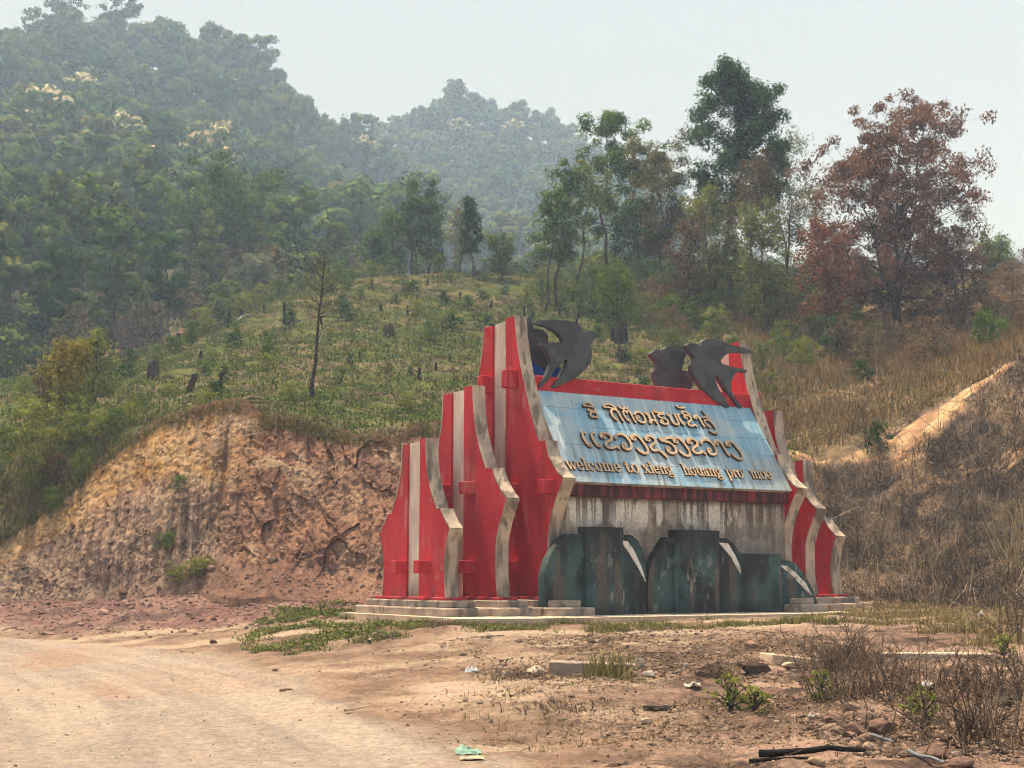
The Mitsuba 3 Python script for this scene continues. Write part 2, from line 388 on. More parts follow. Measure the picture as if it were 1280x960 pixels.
def facets(P2, spacing, step, tilt, stretch):
    """Broken planes: every point takes the tilted plane of its nearest random seed."""
    q = P2 * np.array(stretch); lo, hi = q.min(0) - spacing, q.max(0) + spacing
    n = int(np.prod((hi - lo) / spacing))
    c = brng.uniform(lo, hi, (n, 2)); g = brng.normal(size=(n, 2)) * tilt; o = brng.normal(size=n) * step
    wq = q + 0.28 * spacing * (np.stack([meshkit.fbm(np.append(q, 0 * q[:, :1], 1) / spacing * 1.5, 3, 71), meshkit.fbm(np.append(q, 0 * q[:, :1], 1) / spacing * 1.5, 3, 72)], -1) - 0.5) * 2
    _, k = cKDTree(c).query(wq)
    return o[k] + ((q - c[k]) * g[k]).sum(1)


xz = np.stack([bx.ravel(), bz.ravel()], -1); xz = xz + 0.22 * xz[:, ::-1] * [1, 0]
f1 = facets(xz, 1.3, 0.16, 0.16, (1.0, 0.7)).reshape(bx.shape)
f2 = facets(xz, 0.42, 0.075, 0.26, (1.0, 0.75)).reshape(bx.shape)
f3 = facets(xz, 0.15, 0.026, 0.26, (1.0, 0.85)).reshape(bx.shape)
rock = meshkit.fbm(Pn * 0.4, 3, 52) - 0.5
fine = meshkit.fbm(Pn * 7.0, 4, 53) - 0.5
blocky = np.clip((bx + 8.6) / 1.2, 0, 1) * np.clip((-2.0 - bx) / 2.5 + 0.35, 0.35, 1)          # broken rock right of the gully, earth left of it
grooves = np.clip(1 - np.abs(bx + 11.2) / 2.9, 0, 1) * np.clip(1 - np.abs(B1 - 0.34) / 0.36, 0, 1)
groove = np.abs(((bx + 0.10 * bz + 0.05 * fine) / 0.40) % 1.0 - 0.5) * 0.34 * np.minimum(grooves * 2.2, 1)
gully = np.clip(1 - np.abs(bx + 8.75 + 0.5 * (B1 - 0.5)) / 0.30, 0, 1) * np.clip((B1 - 0.12) * 3, 0, 1) * np.clip((0.95 - B1) * 4, 0, 1) * 0.55
ribs = (meshkit.fbm(np.stack([bx * 3.4 + 0.4 * bz, bz * 0.22, bz * 0], -1), 4, 54) - 0.5) * (0.3 + np.clip((B1 - 0.5) * 3, 0, 1))
striae = (meshkit.fbm(np.stack([bx * 9.0 + 1.2 * bz, bz * 0.5, bz * 0], -1), 3, 57) - 0.5)
talus = np.interp(bx, [-12, -9.5, -7.5], [.25, .55, 1.0]) * np.clip(1 - B1 / (0.12 + 0.24 * meshkit.fbm(np.stack([bx * 0.5, 0 * bx, 0 * bx], -1), 3, 58)), 0, 1)
edge = (1 - 0.5 * np.clip(talus * 2, 0, 1)) * np.clip((B1 + 0.06) * 6, 0, 1) * np.clip((1.06 - B1) * 7, 0, 1)
by = by - edge * (0.7 * rock + (0.10 + 0.30 * blocky) * f1 + (0.14 + 0.34 * blocky) * f2 + 0.65 * f3 + 0.09 * fine + 0.40 * ribs + 0.22 * striae + groove - gully) - 0.12 - 1.0 * talus ** 1.5 - 0.06 * np.clip(talus * 3, 0, 1) * (meshkit.fbm(Pn * 5.0, 4, 59) - .5)
bz = bz + edge * (0.05 * fine)
bv = np.stack([bx, by, bz], -1).reshape(-1, 3)
nq, nt = B0.shape
i, j = np.meshgrid(np.arange(nq - 1), np.arange(nt - 1), indexing='ij')
q = (i * nt + j).ravel()
bf = np.vstack([np.stack([q, q + nt, q + nt + 1], -1), np.stack([q, q + nt + 1, q + 1], -1)])


def bank_color(p, n, uv):
    x, z, t = p.x, p.z, uv.y
    a = fbm(x * 0.55, z * 0.7, 3.0, 4); b = fbm(x * 2.6, z * 2.0, 1.0, 3); c = fbm(x * 9, z * 9, p.y * 9, 3)
    red = mix((0.265, 0.155, 0.110), (0.190, 0.108, 0.082), smoothstep(0.38, 0.62, b))
    ochre = mix((0.36, 0.215, 0.10), (0.40, 0.275, 0.16), smoothstep(0.35, 0.65, b))
    grey = mix((0.30, 0.215, 0.165), (0.215, 0.152, 0.125), smoothstep(0.4, 0.6, b))
    pale = (0.44, 0.33, 0.235)
    left = smoothstep(-7.6, -9.2, x + 1.6 * (a - 0.5))
    c0 = mix(red, ochre, left * smoothstep(0.42, 0.68, t + 0.5 * (a - 0.5)))
    c0 = mix(c0, grey, left * smoothstep(0.62, 0.40, t + 0.4 * (a - 0.5)))
    c0 = mix(c0, grey, smoothstep(0.52, 0.64, a) * smoothstep(-2.5, -5.5, x) * 0.45)
    c0 = mix(c0, pale, smoothstep(0.60, 0.72, fbm(x * 1.6 + z * 0.8, z * 1.8, 9.0, 4)) * 0.5)
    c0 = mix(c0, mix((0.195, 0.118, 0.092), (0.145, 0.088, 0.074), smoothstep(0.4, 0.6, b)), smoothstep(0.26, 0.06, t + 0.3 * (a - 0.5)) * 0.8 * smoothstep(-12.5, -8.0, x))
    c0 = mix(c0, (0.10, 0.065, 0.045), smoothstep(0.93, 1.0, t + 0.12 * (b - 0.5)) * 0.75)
    c0 = mix(c0, (0.075, 0.05, 0.042), smoothstep(0.60, 0.70, fbm(x * 3.6 + z * 0.8, z * 1.3, p.y, 4)) * 0.4)
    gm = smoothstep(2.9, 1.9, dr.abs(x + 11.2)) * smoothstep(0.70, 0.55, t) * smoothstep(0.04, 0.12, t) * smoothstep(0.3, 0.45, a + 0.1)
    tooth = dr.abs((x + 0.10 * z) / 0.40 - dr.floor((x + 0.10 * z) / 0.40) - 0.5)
    c0 = mix(c0, (0.36, 0.26, 0.20), gm * smoothstep(0.34, 0.46, tooth) * 0.75)  # pale scraped soil on the ridges, painted in where groove shading is too weak
    c0 = mix(c0, (0.125, 0.085, 0.075), gm * smoothstep(0.16, 0.06, tooth) * 0.5)  # groove beds painted darker to stand in for their shade
    return c0 * mi.Color3f(0.90, 0.90, 0.86) * (0.50 + 1.0 * c)


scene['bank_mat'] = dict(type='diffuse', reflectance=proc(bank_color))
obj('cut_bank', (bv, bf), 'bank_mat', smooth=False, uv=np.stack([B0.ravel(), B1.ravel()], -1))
tag('cut_bank', kind='structure')
# ------------------------------------------------------------------ the monument: local axes u (along the ridge), v (towards the front), w (up)
_A = math.radians(58.7)
MD, MN = np.array([math.sin(_A), math.cos(_A), 0]), np.array([math.cos(_A), -math.sin(_A), 0])
MO = np.array([-1.345, 28.0, 1.199])
MON = 'welcome_monument'
tag(MON, 'red and white roadside welcome monument with stepped curved gables and blue lettered roof board', 'monument')
VCEN = -1.46


def mon(name, mesh, bsdf, parent=MON, smooth=False):
    m = mesh if isinstance(mesh, trimesh.Trimesh) else trimesh.Trimesh(*mesh, process=False)
    v = np.asarray(m.vertices)
    w = MO + v[:, :1] * MD + v[:, 1:2] * MN + v[:, 2:] * np.array([0, 0, 1.0])
    t = trimesh.Trimesh(w, np.asarray(m.faces)[:, ::-1], process=False)
    return obj(name, t, bsdf, parent, smooth=smooth)


def prism(poly, axis, a0, a1, bevel=0.0):
    """Extrudes a polygon along u, v or w between a0 and a1; the polygon is given in the two other axes (v,w), (u,w) or (u,v)."""
    polys = list(getattr(poly, 'geoms', [poly]))
    out = []
    for g in polys:
        m = trimesh.creation.extrude_polygon(g, a1 - a0, engine='earcut')
        x = np.asarray(m.vertices)
        v = {'u': lambda: np.stack([x[:, 2] + a0, x[:, 0], x[:, 1]], -1), 'v': lambda: np.stack([x[:, 0], x[:, 2] + a0, x[:, 1]], -1),
             'w': lambda: np.stack([x[:, 0], x[:, 1], x[:, 2] + a0], -1)}[axis]()
        f = np.asarray(m.faces)
        out.append((v, f[:, ::-1] if axis == 'v' else f))
    return trimesh.Trimesh(*cat_mesh(out), process=False)


def box(u0, u1, v0, v1, w0, w1, c=0.012):
    """A box with chamfered edges."""
    e = np.array([u1 - u0, v1 - v0, w1 - w0]); o = np.array([u0, v0, w0]); pts = []
    for sx in (0, 1):
        for sy in (0, 1):
            for sz in (0, 1):
                p = o + e * [sx, sy, sz]; s = 1 - 2 * np.array([sx, sy, sz])
                for k in range(3):
                    pts.append(p + s * c * (np.arange(3) != k))
    return trimesh.convex.convex_hull(np.array(pts))


def local(p):
    x, y, z = p.x - MO[0], p.y - MO[1], p.z - MO[2]
    return x * MD[0] + y * MD[1], x * MN[0] + y * MN[1], z


def red_paint(p, n, uv):
    u, v, w = local(p)
    a = fbm(u * 1.3 + v * 1.1, v * 1.3, w * 0.9, 3); b = fbm(v * 7 + u * 5, u * 3, w * 1.2, 3); s = noise(u * 40, v * 40, w * 40)
    c = mix((0.46, 0.030, 0.042), (0.38, 0.020, 0.030), smoothstep(0.35, 0.65, a))
    c = mix(c, (0.50, 0.17, 0.17), smoothstep(0.52, 0.74, b) * 0.6 * smoothstep(-0.5, 2.4, w) * smoothstep(0.35, 0.6, fbm(u * 0.9 + 3, v * 1.1, w * 0.8, 3)))
    c = mix(c, (0.42, 0.22, 0.20), smoothstep(0.72, 0.80, fbm(u * 6, v * 6 + 4, w * 5, 3)) * 0.35)
    c = mix(c, (0.22, 0.025, 0.03), smoothstep(0.55, 0.85, fbm(v * 2.6, u * 2.6, w * 0.35 + 7, 3)) * 0.6)
    c = mix(c, (0.17, 0.06, 0.05), smoothstep(0.35, 0.0, w) * smoothstep(0.4, 0.6, b) * 0.6)
    return c * (0.88 + 0.24 * s)


def white_trim(p, n, uv):
    u, v, w = local(p)
    a = fbm(u * 6 + v * 5, v * 5, w * 1.1, 4); b = fbm(u * 3.1, v * 3.1, w * 2.2 + 5, 3); s = noise(u * 60, v * 60, w * 60)
    c = mix((0.47, 0.39, 0.305), (0.34, 0.285, 0.235), smoothstep(0.35, 0.6, b))
    c = mix(c, (0.14, 0.118, 0.10), smoothstep(0.46, 0.66, a) * 0.9)
    c = mix(c, (0.09, 0.075, 0.065), smoothstep(0.60, 0.74, fbm(u * 9, v * 9, w * 0.8 + 3, 3)) * 0.7)
    return c * (0.85 + 0.3 * s)


def stripe_paint(p, n, uv):
    u, v, w = local(p)
    b = fbm(u * 3.1 + v * 4, v * 3.1, w * 1.2 + 5, 4); s = noise(u * 60, v * 60, w * 60)
    c = mix((0.60, 0.51, 0.44), (0.49, 0.40, 0.345), smoothstep(0.38, 0.62, b))
    c = mix(c, (0.28, 0.22, 0.19), smoothstep(0.58, 0.75, fbm(v * 14, u * 4, w * 0.5, 3)) * 0.7)
    c = mix(c, (0.22, 0.17, 0.13), smoothstep(0.5, 0.0, w) * smoothstep(0.3, 0.6, b) * 0.8)
    return c * (0.88 + 0.24 * s)


def wall_paint(p, n, uv):
    u, v, w = local(p)
    a = fbm(u * 9, v * 3, w * 0.45, 4); b = fbm(u * 2.6, v * 2, w * 1.7, 4); s = fbm(u * 24, v * 24, w * 18, 2)
    c = mix((0.33, 0.29, 0.25), (0.19, 0.16, 0.138), smoothstep(0.36, 0.58, a))
    c = mix(c, (0.12, 0.10, 0.085), smoothstep(0.52, 0.68, b) * 0.75)
    top = smoothstep(1.1, 2.1, w)
    c = mix(c, (0.60, 0.57, 0.52), smoothstep(0.50, 0.62, fbm(u * 4.2, 1.0, w * 1.1 + 4, 4)) * smoothstep(0.7, 1.7, w) * 0.9)
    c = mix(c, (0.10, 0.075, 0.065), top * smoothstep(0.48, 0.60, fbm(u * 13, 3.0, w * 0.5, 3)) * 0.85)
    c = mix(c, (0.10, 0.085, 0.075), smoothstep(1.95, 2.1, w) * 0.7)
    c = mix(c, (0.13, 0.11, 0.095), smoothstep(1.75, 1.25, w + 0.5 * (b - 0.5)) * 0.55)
    return c * (0.7 + 0.6 * s)


def teal_paint(p, n, uv):
    u, v, w = local(p)
    a = fbm(u * 4.2 + 0.6 * fbm(u * 3, v, w * 3, 2), v * 4, w * 0.5, 4); b = fbm(u * 2.4, v * 2.4, w * 1.6, 4); s = fbm(u * 30, v * 30, w * 22, 2)
    c = mix((0.050, 0.092, 0.092), (0.030, 0.054, 0.056), smoothstep(0.38, 0.62, b))
    c = mix(c, (0.024, 0.022, 0.021), smoothstep(0.42, 0.62, 0.55 * a + 0.45 * b) * 0.9)
    c = mix(c, (0.10, 0.08, 0.066), smoothstep(0.60, 0.68, fbm(u * 4.0 + 3, v * 3, w * 0.4 + 8, 4)) * 0.8)
    low = smoothstep(1.1, 0.0, w)
    c = mix(c, (0.24, 0.245, 0.22), smoothstep(0.60, 0.68, fbm(u * 11, v * 9, w * 4.0 + 2, 4)) * (0.25 + 0.55 * low) * smoothstep(0.40, 0.56, fbm(u * 1.3 + 4, v, w * 1.2, 3)))
    c = mix(c, (0.020, 0.018, 0.017), smoothstep(0.0, -0.35, w) * 0.6)
    c = mix(c, (0.026, 0.024, 0.023), smoothstep(0.75, 1.35, w + 0.9 * (a - 0.5)) * 0.85)
    return c * (0.72 + 0.56 * s)


BT, BB = np.array([-.45, 4.48]), np.array([.93, 2.40])
BLEN = float(np.linalg.norm(BB - BT)); BE = (BB - BT) / BLEN; BNRM = np.array([-BE[1], BE[0]])
BNRM_ = BNRM if BNRM[0] > 0 else -BNRM


def tile_paint(p, n, uv):
    u, v, w = local(p)
    sl = (v - BT[0]) * BE[0] + (w - BT[1]) * BE[1]
    a = fbm(u * 10 + sl * 1.0, sl * 0.55, 3.0, 4); b = fbm(u * 1.1, sl * 1.6, 8.0, 3); s = noise(u * 50, v * 50, w * 50)
    c = mix((0.195, 0.365, 0.49), (0.26, 0.415, 0.52), smoothstep(0.35, 0.62, a))
    c = mix(c, (0.40, 0.46, 0.47), smoothstep(0.45, 0.65, b) * 0.6)
    c = mix(c, (0.58, 0.64, 0.66), smoothstep(0.60, 0.74, fbm(u * 16 + sl * 2, sl * 0.5, 6.0, 3)) * 0.4)
    c = mix(c, (0.19, 0.20, 0.195), smoothstep(0.56, 0.72, fbm(u * 12 + sl * 1.5, sl * 0.7, 1.0, 3)) * smoothstep(1.0, 2.1, sl) * 0.85)
    c = mix(c, (0.26, 0.27, 0.265), smoothstep(6.6, 8.4, u) * smoothstep(1.3, 1.9, sl) * 0.45)
    return c * (0.9 + 0.2 * s)


def band_paint(p, n, uv):
    u, v, w = local(p)
    a = fbm(u * 12, v * 3, w * 0.7, 3); b = fbm(u * 2.0, v * 2, w * 2.0, 3)
    c = mix((0.19, 0.030, 0.038), (0.12, 0.032, 0.036), smoothstep(0.4, 0.6, b))
    return mix(c, (0.035, 0.018, 0.018), smoothstep(0.38, 0.56, a) * 0.92)


def concrete(p, n, uv):
    x, y, z = p.x, p.y, p.z
    b = fbm(x * 3.1, y * 3.1, z * 5, 4); s = noise(x * 50, y * 50, z * 50)
    c = mix((0.36, 0.29, 0.235), (0.25, 0.20, 0.165), smoothstep(0.38, 0.60, b))
    c = mix(c, (0.12, 0.10, 0.085), smoothstep(0.56, 0.68, fbm(x * 6, y * 6, z * 2, 3)) * 0.8)
    return c * (0.85 + 0.3 * s)


def slab_paint(p, n, uv):
    x, y, z = p.x, p.y, p.z
    return mix((0.50, 0.39, 0.29), (0.38, 0.30, 0.23), smoothstep(0.4, 0.65, fbm(x * 2, y * 2, z * 2, 4))) * (0.9 + 0.2 * noise(x * 50, y * 50, z * 50))


def metal_paint(p, n, uv):
    u, v, w = local(p)
    c = mix((0.046, 0.053, 0.061), (0.068, 0.075, 0.083), smoothstep(0.4, 0.6, fbm(u * 3, v * 3, w * 3, 3)))
    return mix(c, (0.115, 0.065, 0.042), smoothstep(0.66, 0.78, fbm(u * 4 + 2, v * 4, w * 2.4, 4)) * 0.5)


for k_, fn_, r_ in (('red', red_paint, .75), ('trim', white_trim, .9), ('stripe', stripe_paint, .9), ('wallm', wall_paint, .95), ('teal', teal_paint, .8), ('tile', tile_paint, .6),
                    ('band', band_paint, .8), ('concrete', concrete, .95), ('slabm', slab_paint, .95), ('metal', metal_paint, .6)):
    scene[k_] = dict(type='principled', base_color=proc(fn_), roughness=r_, specular=0.25)
_bn = MN * BNRM_[0] + np.array([0, 0, BNRM_[1]])


def letter_paint(p, n, uv):
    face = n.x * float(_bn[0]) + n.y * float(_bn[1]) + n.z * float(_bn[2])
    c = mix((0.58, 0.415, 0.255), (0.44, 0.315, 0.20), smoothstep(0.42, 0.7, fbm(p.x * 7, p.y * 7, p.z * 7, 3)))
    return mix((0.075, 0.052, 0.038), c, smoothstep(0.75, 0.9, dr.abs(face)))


scene['letterm'] = dict(type='principled', base_color=proc(letter_paint), roughness=0.75, specular=0.2)

CURVES = {1: dict(up=[(3.33, .55), (3.0, .555), (2.6, .63), (2.26, .76), (1.98, .93), (1.80, 1.05)], low=[(1.80, 1.23), (1.6, 1.39), (1.48, 1.52), (1.38, 1.645)],
                  under=[(1.38, 1.645), (1.2, 1.54), (.9, 1.45), (.62, 1.39), (.4, 1.41), (0, 1.46)]),
          2: dict(up=[(4.52, .67), (4.1, .69), (3.6, .79), (3.2, .94), (2.9, 1.10), (2.67, 1.23)], low=[(2.67, 1.49), (2.4, 1.66), (2.17, 1.88), (2.0, 2.11)],
                  under=[(2.0, 2.11), (1.8, 1.98), (1.5, 1.80), (1.09, 1.66), (.6, 1.65), (0, 1.73)]),
          3: dict(up=[(6.15, .67), (5.5, .78), (4.9, .95), (4.39, 1.15), (3.8, 1.39), (3.27, 1.66)], low=[(3.27, 1.93), (2.95, 2.03), (2.75, 2.18), (2.55, 2.40), (2.42, 2.61)],
                  under=[(2.42, 2.61), (2.2, 2.43), (1.9, 2.24), (1.51, 2.06), (1.09, 1.99), (.5, 2.02), (0, 2.10)])}


def curve(pts, n=14):
    w, h = np.array(pts)[::-1].T
    ww = np.linspace(w[0], w[-1], n)
    return np.stack([PchipInterpolator(w, h)(ww), ww], -1)[::-1]        # (half width, w) from the top down


def gable(kind, u0, u1, outer):
    """One stepped gable panel between u0 and u1; outer: the side (-1 or +1) on which its beam ends stand out."""
    root = numbered(MON + '__gable_panel')
    C = {k: curve(v) for k, v in CURVES[kind].items()}
    hw = np.vstack([C['up'], C['low'], C['under'][1:]])
    top = CURVES[kind]['up'][0][0]
    def half(sgn, inner, drop):
        pts = [(VCEN + sgn * inner, top - drop)] + [(VCEN + sgn * a, b - drop * (i == 0)) for i, (a, b) in enumerate(hw)] + [(VCEN + sgn * inner, 0)]
        return Polygon(pts).buffer(0)
    mon('red_half', prism(half(1, .27, 0), 'u', u0, u1), 'red', root, 40)
    mon('red_half', prism(half(-1, .30, .07), 'u', u0, u1), 'red', root, 40)
    mon('white_stripe', box(u0 + .05, u1 - .05, VCEN - .305, VCEN + .275, -.02, top - .05, .006), 'stripe', root)
    for sgn in (1, -1):
        for nm in ('up', 'low', 'under'):
            c = C[nm]
            # strips of concrete bedded on the edge of the panel
            nrm = np.gradient(c, axis=0); nrm = np.stack([-nrm[:, 1], nrm[:, 0]], -1); nrm /= np.linalg.norm(nrm, axis=1, keepdims=True)
            nrm *= np.sign(nrm[:, :1] + 1e-9) if nm != 'x' else 1
            th = .03
            poly = Polygon([(VCEN + sgn * a, b) for a, b in c - 0.004 * nrm] + [(VCEN + sgn * a, b) for a, b in (c + th * nrm)[::-1]]).buffer(0)
            mon('edge_strip', prism(poly, 'u', u0 - .012, u1 + .012), 'trim', root, 40)
    a0, a1 = (u0 - .27, u0 + .002) if outer < 0 else (u1 - .002, u1 + .27)
    rows = [(.49, .76)] + ([(2.17, 2.43)] if kind > 1 else []) + ([(4.53, 4.92)] if kind > 2 else [])
    for w0, w1 in rows:
        for v0 in (-2.00, -.93):
            mon('beam_end', box(a0, a1, v0, v0 + .26, w0, w1), 'red', root)
    if kind == 3:
        mon('beam_end', box(a0, a1, .54, .79, 2.14, 2.43), 'red', root)
        mon('beam_end', box(a0, a1, -3.7, -3.45, 2.14, 2.43), 'red', root)


US = [(1, 0.0, .27, -1), (2, 1.07, 1.34, -1), (3, 2.13, 2.40, -1), (3, 8.60, 8.87, 1), (2, 9.65, 9.92, 1), (1, 10.70, 10.97, 1)]
for kind, u0, u1, o in US:
    gable(kind, u0, u1, o)
for kind, u0, u1, o in US:
    f = {1: 0.0, 2: .27, 3: .64}[kind]
    g = 2 * VCEN - f
    mon('plinth_step', box(u0 - .38, u1 + .36, g - .65, f + .70, -.40, -.20, .025), 'concrete')
    mon('plinth_step', box(u0 - .22, u1 + .22, g - .38, f + .40, -.205, -.06, .02), 'concrete')
    mon('plinth_ledge', box(u0 - .12, u1 + .12, g - .16, f + .16, -.062, .004, .012), 'red')
slab = Polygon([(-.62, -3.8), (-.62, 1.0), (-.7, 1.7), (-.2, 2.15), (.6, 2.3), (10.6, 2.3), (11.5, 2.1), (11.8, 1.5), (11.8, -3.8)])
mon('base_slab', prism(slab, 'w', -.72, -.37), 'slabm')
UI0, UI1 = 2.40, 8.60
mon('wall', box(UI0 - .002, UI1 + .002, 2 * VCEN - .66, .66, -.38, 2.13, .004), 'wallm')
for v0, v1 in ((.40, .80), (2 * VCEN - .80, 2 * VCEN - .40)):
    mon('eave_beam', box(UI0 + .003, UI1 - .003, v0, v1, 2.10, 2.385, .01), 'band')
mon('ridge_beam', box(UI0 + .003, UI1 - .003, 2 * VCEN + .43, -.43, 4.40, 4.80, .015), 'red')


def board_point(u, s, h):
    s, h = np.asarray(s, float), np.asarray(h, float)
    return np.stack([np.asarray(u, float) + 0 * s, BT[0] + BE[0] * s + BNRM[0] * h * 1.0, BT[1] + BE[1] * s + BNRM[1] * h], -1)


if BNRM[0] < 0:
    BNRM = -BNRM
BOARD = MON + '__sign_board'


def on_board(poly, h0, h1):
    """A polygon in (u, s), s down the slope, standing h0 to h1 proud of the board."""
    out = []
    for g in getattr(poly, 'geoms', [poly]):
        m = trimesh.creation.extrude_polygon(g, h1 - h0, engine='earcut'); x = np.asarray(m.vertices)
        t = trimesh.Trimesh(board_point(x[:, 0], x[:, 1], x[:, 2] + h0), m.faces, process=False)
        if t.volume < 0: t.invert()
        out.append(vf(t))
    return trimesh.Trimesh(*cat_mesh(out), process=False)


mon('sign_board', on_board(shapely.box(UI0 + .004, -.06, UI1 - .004, BLEN), -.10, -.014), 'concrete')
tag(BOARD, 'weathered blue sloping board with raised tan lettering')
rngb = np.random.default_rng(5)
rows = [-.06, .47, .99, 1.50, 1.97, BLEN + .02]
for r, (s0, s1) in enumerate(zip(rows[:-1], rows[1:])):
    cuts = np.arange(UI0 + .004, UI1, .89) + (.44 if r % 2 else 0.0)
    cuts = np.concatenate([[UI0 + .004], cuts[(cuts > UI0 + .2) & (cuts < UI1 - .25)], [UI1 - .004]])
    for c0, c1 in zip(cuts[:-1], cuts[1:]):
        lift = rngb.uniform(-.002, .002)
        mon('panel', on_board(shapely.box(c0 + .003, s0 + .004, c1 - .003, s1 - .004), -.016, .008 + lift), 'tile', BOARD)
# the hidden back slope
bk = on_board(shapely.box(UI0 + .004, -.06, UI1 - .004, BLEN), -.10, 0)
bk.vertices[:, 1] = 2 * VCEN - bk.vertices[:, 1]
mon('back_board', trimesh.Trimesh(bk.vertices, bk.faces[:, ::-1], process=False), 'tile')


# --- lettering: strokes of a round pen for the Lao lines, cut slab serifs for the third line
def smooth_path(pts, n=10):
    p = np.array(pts, float)
    if len(p) < 3: return p
    t = np.concatenate([[0], np.cumsum(np.linalg.norm(np.diff(p, axis=0), axis=1) ** 0.5)])
    return CubicSpline(t, p)(np.linspace(0, t[-1], n * len(p)))


def ring(x, y, r): return ('o', x, y, r)


LAO = {
    'yo': [ring(.22, .80, .12), [(.34, .80), (.30, .50), (.15, .30), (.25, .05), (.5, 0), (.8, .02), (.88, .3), (.88, 1)], [(.3, .5), (.55, .55)], ring(.58, .66, .11)],
    'do': [ring(.36, .13, .13), [(.23, .15), (.10, .45), (.16, .8), (.45, 1), (.75, .88), (.86, .5), (.95, 0)]],
    'to': [ring(.36, .13, .13), [(.23, .15), (.08, .45), (.12, .85), (.3, .98), (.46, .78), (.62, .98), (.82, .86), (.88, .5), (.98, 0)]],
    'o': [ring(.30, .50, .13), [(.17, .5), (.12, .25), (.4, .0), (.75, .05), (.92, .4), (.82, .82), (.5, 1), (.18, .86), (.05, .70)]],
    'no': [ring(.14, .86, .13), [(.28, .88), (.30, .5), (.30, .12)], ring(.22, .08, .10), [(.3, .10), (.6, .30), (.88, .10)], [(.88, .0), (.88, .5), (.86, 1)]],
    'ho': [ring(.36, .30, .13), [(.24, .24), (.22, .1), (.5, 0), (.85, .1), (.92, .38), (.6, .58), (.28, .64), (.2, .84), (.5, .96), (.9, 1.05)]],
    'bo': [ring(.12, .86, .13), [(.26, .88), (.24, .45), (.3, .1), (.58, 0), (.86, .08), (.90, .45), (.88, 1)]],
    'e': [ring(.40, .13, .13), [(.27, .12), (.14, .35), (.10, .7), (.2, .95), (.38, .92)]],
    'kho': [ring(.26, .74, .13), [(.12, .72), (.2, .95), (.48, 1.0), (.72, .84), (.66, .58), (.36, .40), (.2, .2), (.3, .02), (.62, .04), (.78, .14), (.95, .0)]],
    'a': [ring(.24, .78, .12), [(.10, .74), (.18, .94), (.45, 1), (.62, .82), (.68, .4), (.78, 0)]],
    'so': [ring(.34, .12, .12), [(.22, .15), (.10, .4), (.16, .64), (.45, .72), (.75, .6), (.95, .0)], [(.75, .6), (.72, .82), (.45, 1), (.15, .9)], [(.6, 1.0), (.9, 1.15)]],
    'vo': [ring(.42, .30, .13), [(.30, .22), (.36, .02), (.62, -.02), (.88, .15), (.92, .5), (.78, .88), (.45, 1), (.16, .9), (.05, .70)]],
    'ngo': [ring(.28, .74, .13), [(.14, .70), (.2, .94), (.46, 1), (.7, .8), (.84, .4), (.88, .0), (.68, -.22), (.4, -.16), (.22, .08)]],
    'xo': [ring(.26, .74, .13), [(.12, .72), (.2, .95), (.48, 1.0), (.72, .84), (.66, .58), (.36, .40), (.2, .2), (.3, .02), (.6, .05), (.8, -.05), (1.0, -.38)]],
    'nyo': [ring(.42, .22, .13), [(.30, .14), (.40, -.06), (.68, -.10), (.92, .1), (.88, .42), (.6, .66), (.25, .72), (.08, .9)], [(.12, .9), (.45, .86), (.8, .98), (.95, .94)]],
    'ii': [[(.05, .1), (.2, .42), (.55, .5), (.85, .25), (.95, .0), (.5, .06), (.1, .06)]],
    'ai': [ring(.15, .35, .10), [(.05, .2), (.4, .0), (.8, .1), (.95, .4)]],
    'tone': [[(.1, .5), (.2, .1), (.55, .1), (.9, .2)], [(.5, .1), (.55, .45)]],
    'mark': [[(.2, .6), (.15, .2), (.5, .1), (.55, .5)], [(.5, .1), (.95, .2)]],
    'o_arc': [ring(.2, .2, .10), [(.08, .25), (.3, .5), (.6, .5), (.8, .25), (.95, .0)]],
    'uu': [ring(.62, .30, .17), [(.05, .55), (.25, .35), (.45, .25)]],
    'tick': [[(.2, .9), (.4, .1)]],
}


def glyph(name, x, y, sx, sy, pen, lean=0.0):
    """A glyph as a polygon in board units: x to the right, y = distance down the slope of its foot."""
    parts = []
    for g in LAO[name]:
        if g[0] == 'o':
            c = Point(0, 0).buffer(1, 12)
            ro = max(g[3] * (sx + sy) / 2, pen * .95)
            px, py = x + g[1] * sx, y - g[2] * sy
            parts.append(shapely.affinity.translate(shapely.affinity.scale(c, ro, ro), px, py).difference(shapely.affinity.translate(shapely.affinity.scale(c, ro * .42, ro * .42), px, py)))
        else:
            p = smooth_path(g)
            parts.append(LineString(np.stack([x + p[:, 0] * sx, y - p[:, 1] * sy], -1)).buffer(pen / 2 if name not in ('tone', 'mark', 'ai', 'ii', 'o_arc', 'uu', 'tick') else pen * .42, 6))
    return unary_union(parts).simplify(.004)


def letter(poly, th=.07):
    return mon('letter', on_board(poly, .006, .006 + th), 'letterm', BOARD)


